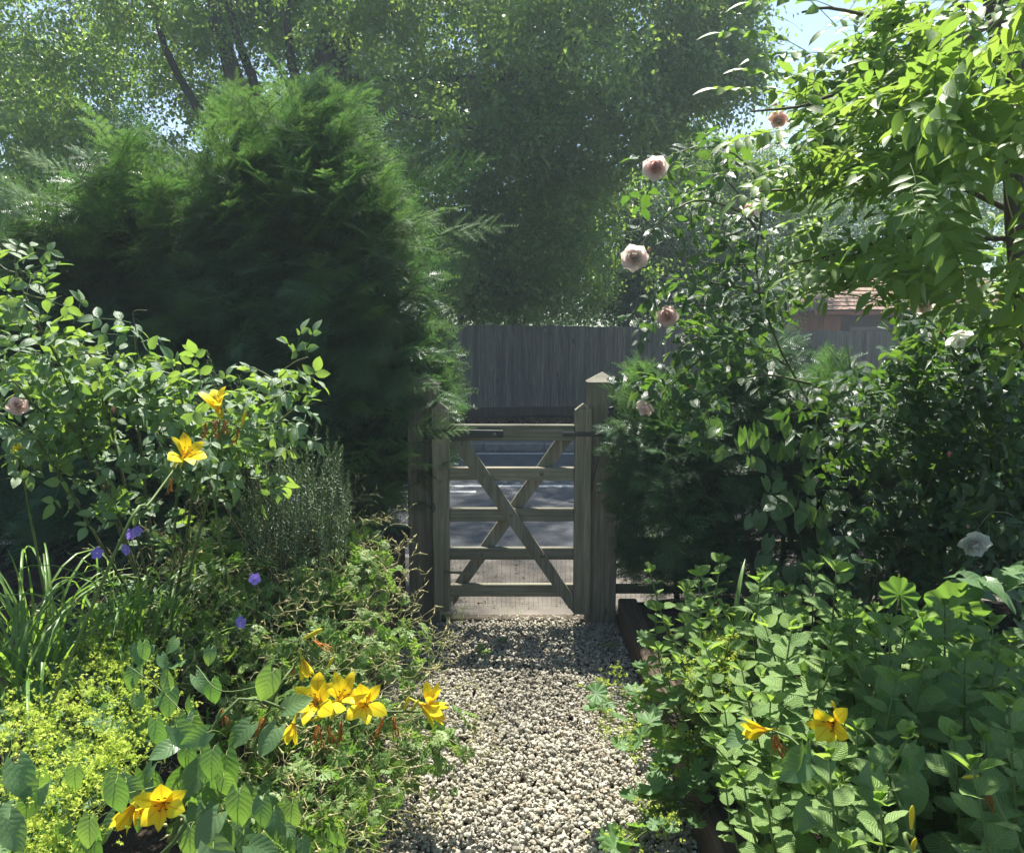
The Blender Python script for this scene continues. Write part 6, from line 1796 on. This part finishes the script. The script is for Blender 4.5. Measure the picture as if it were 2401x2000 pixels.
ex += blob(rg, [(2250, 950, 90, 90, 2.4), (2150, 1050, 90, 80, 2.2), (2320, 1150, 80, 100, 2.6), (2050, 950, 70, 60, 1.6), (2200, 1230, 80, 60, 1.6), (2350, 850, 60, 70, 2), (2050, 1180, 80, 60, 1.2), (2380, 1000, 50, 100, 2), (2150, 880, 60, 40, 1.4), (2130, 790, 40, 35, 1.2), (2330, 760, 50, 40, 1.6), (2380, 1300, 40, 60, 1.4), (2100, 1300, 80, 40, .8)], lambda a, b: 3.25-.0001*(a-2000), 760, yj=.16)
leafy_canes(cr, B, canes, ROSED, None, 13, 1.38, 191, 300, .04, 1.0, ex, r0=.007, updir=(0, -.35, 1), cane_mat=MAT['cane'], open_=True)
rose_flower(cr, B, at(1536, 397, 2.96), (-.15, -.9, .10), 0.0535, ('blush', 'pink'), 1, label='full pink rose, highest on the left cane')
rose_flower(cr, B, at(1487, 608, 2.95), (-.1, -.95, .10), 0.0595, ('blush', 'blush'), 2, label='largest pale rose facing the camera, with a small bud beside it')
rose_flower(cr, B, at(1765, 482, 3.0), (-.5, -.2, -.6), 0.0500, ('blush', 'pink'), 3, ((1, 6), (2, 5), (3, 4)), 'rose half covered by yellow-green leaflets')
rose_flower(cr, B, at(1565, 744, 3.05), (-.3, -.8, .2), 0.0476, ('pink', 'pink'), 4, label='salmon pink rose in front of the fence top')
rose_flower(cr, B, at(1518, 950, 3.08), (-.6, -.4, -.5), 0.0476, ('blush', 'blush'), 6, ((0, 4), (1, 5), (2, 4)), 'drooping pale rose beside the latch post')
rose_flower(cr, B, at(1830, 268, 3.0), (-.3, -.3, -.6), 0.0547, ('pink', 'pink'), 7, ((1, 6), (2, 5), (3, 4)), 'rose seen through wisteria leaves against the sky')
rose_flower(cr, B, at(2167, 714, 3.0), (-.3, -.7, -.4), 0.0428, ('blush', 'blush'), 8, label='faded pink rose hanging near the arching cane')
rose_flower(cr, B, at(2245, 785, 2.95), (.1, -.5, -.7), 0.0571, ('white', 'white'), 9, ((0, 3), (1, 3), (0, 2)), 'overblown cream rose losing its petals')
rose_flower(cr, B, at(2283, 1268, 2.75), (-.2, -.75, -.5), 0.0595, ('white', 'white'), 10, ((0, 7), (1, 7), (2, 6), (3, 5)), 'white rose nodding in the shade at the right')
rose_flower(cr, B, at(1985, 655, 3.1), (.1, -.4, -.9), 0.0262, ('blush', 'pink'), 12, ((1, 4), (2, 3)))
for (a, b, Y, s, d) in ((1524, 584, 2.96, .015, (.6, -.3, .5)), (2226, 1065, 2.95, .022, (-.2, -.2, 1)), (1645, 850, 3.1, .013, (-.3, -.3, -.7)), (1657, 873, 3.1, .013, (-.3, -.3, -.6)), (1620, 905, 3.1, .012, (-.5, -.2, .3)), (1523, 918, 3.08, .012, (-.3, 0, .8)),
                        (2210, 776, 2.95, .013, (-.2, 0, .9)), (2258, 780, 2.94, .014, (.3, 0, .8)), (1818, 245, 3.0, .018, (-.1, 0, 1)), (1898, 136, 2.95, .016, (0, 0, 1)), (1985, 635, 3.1, .012, (0, 0, 1)), (2225, 612, 2.9, .010, (0, 0, 1)), (2270, 1235, 2.78, .013, (-.3, 0, .9)), (2067, 735, 3.05, .010, (0, 0, 1)), (1560, 670, 3.1, .008, (-.6, 0, .6))):
    rose_bud(cr, B, at(a, b, Y), d, s*1.19)
at = _at; Q = _Q

# ------------------------------------------------------------------ wisteria over the top right corner
B = NP((2.05, 2.75, .10))
wi = thing('wisteria', 'wisteria with a thick dark trunk and hanging yellow-green compound leaves in the top right', 'climber', tuple(B))
P = spline([NP(q)-B for q in (B-NP([0, 0, .1]), at(2500, 1100, 2.7), at(2430, 800, 2.65), at(2395, 560, 2.65), at(2385, 380, 2.65), at(2360, 150, 2.65), at(2300, -200, 2.6))], 16)
A = Acc(); A.add(*tube(P, np.linspace(.055, .035, 16), 10)); A.build('trunk', MAT['bark'], wi)
P = spline([NP(q)-B for q in (B-NP([-.05, -.05, .1]), at(2480, 1000, 2.7), at(2420, 700, 2.72), at(2430, 400, 2.7), at(2380, 100, 2.7))], 14)
A = Acc(); A.add(*tube(P, np.linspace(.035, .02, 14), 8)); A.build('stem', MAT['bark'], wi)
canes = [Q((2380, 300, 2.65), (2250, 150, 2.6), (2100, 60, 2.6), (1950, 20, 2.6), (1880, 30, 2.6)), Q((2370, 420, 2.7), (2200, 300, 2.65), (2000, 220, 2.65), (1880, 250, 2.65), (1760, 262, 2.65)),
         Q((2380, 500, 2.75), (2200, 420, 2.75), (2020, 400, 2.75), (1900, 440, 2.75), (1760, 450, 2.75)), Q((2390, 560, 2.8), (2250, 560, 2.8), (2100, 560, 2.8), (1950, 600, 2.8), (1850, 620, 2.8)),
         Q((2360, 100, 2.5), (2200, -20, 2.45), (2050, -60, 2.4)), Q((2300, 700, 2.7), (2200, 650, 2.6), (2050, 640, 2.6)), Q((2350, 40, 2.3), (2250, 100, 2.1), (2150, 150, 2.0))]
rg = np.random.default_rng(200)
# outline of the mass: upper left edge runs from (1900,0) down to (1730,260), back to (1860,330) and on to (1720,450), (1850,620)
def in_w(px, py):
    e = np.interp(py, [-300, 0, 60, 150, 230, 262, 320, 400, 450, 520, 620, 680, 730, 800], [1960, 1905, 1930, 1880, 1780, 1745, 1850, 1790, 1745, 1830, 1870, 2000, 2150, 2330])
    return px-e
LL = []
k = 0
while len(LL) < 330 and k < 9000:
    k += 1
    px, py = rg.uniform(1700, 2560), rg.uniform(-60, 790)
    e = in_w(px, py)-95
    if e < 0: continue
    if e > 230 and rg.random() < .35: continue
    if 2260 < px < 2450 and 340 < py < 690 and rg.random() < .96: continue
    Y = 2.85-.0026*min(e, 370)+rg.normal()*.20
    if py < 20 and e > 150 and rg.random() < .6: continue
    p = NP(at(px, py, max(1.6, Y)))-B
    if clear(p+B) or (py > 690 and px < 2100): continue
    d = NP([-.85+rg.normal()*.45, -.25+rg.normal()*.45, .05+rg.normal()*.40]); 
    if e > 250: d = NP([rg.normal()*.6-.2, rg.normal()*.5-.3, -.55+rg.normal()*.3])
    n_ = NP([-.1+rg.normal()*.35, -.15+rg.normal()*.35, 1])
    LL.append((p-nrm(d)*.12, fr1(d, n_), rg.uniform(.62, 1.12)))
A = Acc()
for cv in canes:
    P = spline([NP(q)-B for q in cv], 14); C1 = Acc(); C1.add(*tube(P, np.linspace(.010, .003, 14), 6)); C1.build('vine', MAT['twig'], wi)
k = 0; n0 = len(LL)
while len(LL) < n0+230 and k < 5000:
    k += 1
    px, py = rg.uniform(1700, 2450), rg.uniform(100, 800)
    e_ = in_w(px, min(py, 725))-50
    if e_ < 0 or (e_ > 330 and py < 480) or (py > 690 and px < 2100): continue
    p = NP(at(px, py, 3.05+rg.normal()*.15))-B
    if clear(p+B): continue
    d = NP([-.9+rg.normal()*.35, -.2+rg.normal()*.35, rg.normal()*.3]); n_ = NP([rg.normal()*.3, -.15+rg.normal()*.3, 1])
    LL.append((p-nrm(d)*.10, fr1(d, n_), rg.uniform(.75, 1.05)))
for (px, py, dx, dz) in ((1800, 262, -1, .02), (1760, 440, -1, -.25), (1850, 310, -1, .1), (1830, 120, -.9, .5), (1900, 60, -.8, .7), (1880, 200, -1, .3), (1850, 380, -1, -.15), (1900, 20, -.9, .35), (1810, 225, -1, .2), (1890, 480, -1, -.3), (1920, 130, -1, .1), (1960, 560, -1, -.3)):
    p = NP(at(px+60, py, 2.6))-B; LL.append((p, fr1(NP([dx, -.15, dz]), NP([.1, -.45, 1])), 1.05))
put_leaves(wi, B, open_view(LL, B, .28), WIST, 201)
# dry twining tendril on the trunk
P = spline([NP(at(*q))-B for q in ((2355, 400, 2.5), (2362, 470, 2.48), (2380, 540, 2.48), (2372, 600, 2.48), (2350, 660, 2.5))], 16)
A = Acc(); A.add(*tube(P, .002, 5)); A.build('tendril', MAT['pod'], wi)

# ------------------------------------------------------------------ small things on the gravel
PLAB = ['white petal close to the right sleeper, farther of two together', 'white petal close to the right sleeper, nearer of two together', 'white petal in mid gravel, left of the pair by the sleeper', 'white petal in the middle of the gravel, below the others', 'small white petal nearest the centre of the path',
 'white petal beside the lime flowers sprawling on the gravel', 'white petal on the gravel under the right-hand plants', 'white petal farthest left, near the dark weed', 'white petal just beyond the bright little weed', 'white petal in the shade between weed and sleeper']
T = leaf_t(4, .8, .55, .1, .2); PM = mesh_of(T, 'fallen_petal', MAT['white'])
for i, (px, py) in enumerate(((1460, 1560), (1448, 1570), (1370, 1598), (1340, 1652), (1305, 1600), (1385, 1690), (1528, 1698), (1160, 1492), (1270, 1488), (1355, 1530))):
    g = at(px, py, 3); t = (0.012-CAM_Z)/(g.z-CAM_Z); q = Vector((g.x*t, g.y*t, .012))
    o = put('fallen_petal', PM, None, loc=q, rm=fr1((math.sin(i*2.1), math.cos(i*2.1), .1), (.1*math.sin(i), .2, 1)), sc=.028)
    tag(o, PLAB[i], 'petal', 'white petals on the gravel')
def weed(label, px, py, n, s, mat, seed, kind='leaf'):
    rg = np.random.default_rng(seed); g = at(px, py, 3); t = -CAM_Z/(g.z-CAM_Z); b = NP((g.x*t, g.y*t, 0.0))
    root = thing('weed', label, 'weed', tuple(b))
    for k in range(n):
        a = rg.uniform(0, 6.28)
        if kind == 'leaf':
            d = NP([math.cos(a), math.sin(a), .25+rg.random()*.5]); put('leaf', ALCH[k % 3], root, loc=(d[0]*s*rg.uniform(.3, 1.6), d[1]*s*rg.uniform(.3, 1.6), s*rg.uniform(.3, .9)), rm=fr1(d, (rg.normal()*.3, rg.normal()*.3, 1)), sc=s*rg.uniform(.6, 1))
        else:
            put('leaf', STR[k % 7], root, loc=(rg.normal()*s*.6, rg.normal()*s*.4, 0), rm=np.array(Matrix.Rotation(a, 3, 'Z')), sc=s*2.0)
weed('small dark-leaved weed growing in the gravel before the gate', 1130, 1535, 12, .035, None, 1)
weed('bright little weed at the right of the dark one in the gravel', 1175, 1510, 7, .026, None, 2)
weed('tuft of grass at the left foot of the gate', 1070, 1452, 26, .09, None, 3, 'grass')
weed('small grass tuft at the threshold of the gate', 1210, 1440, 10, .05, None, 4, 'grass')
weed('dark weed at the foot of the right sleeper', 1425, 1520, 8, .03, None, 5)

# ------------------------------------------------------------------ haze volume added for the bluish veil of lens glare
def haze():
    m, nt, out = new_mat('glare_veil_air')
    v = nd(nt, 'ShaderNodeVolumePrincipled')
    v.inputs['Color'].default_value = (0.74, 0.90, 1.0, 1); v.inputs['Density'].default_value = 0.0028
    v.inputs['Anisotropy'].default_value = 0.35
    nt.links.new(v.outputs[0], out.inputs['Volume'])
    A = Acc(); V, F = box_v(-60, 60, -3, 120, -1.2, 23.5); A.add(V, F)
    o = A.build('haze', m, None, False); o['kind'] = 'stuff'; o['label'] = 'thin bluish haze added for the veil of lens glare'
haze()
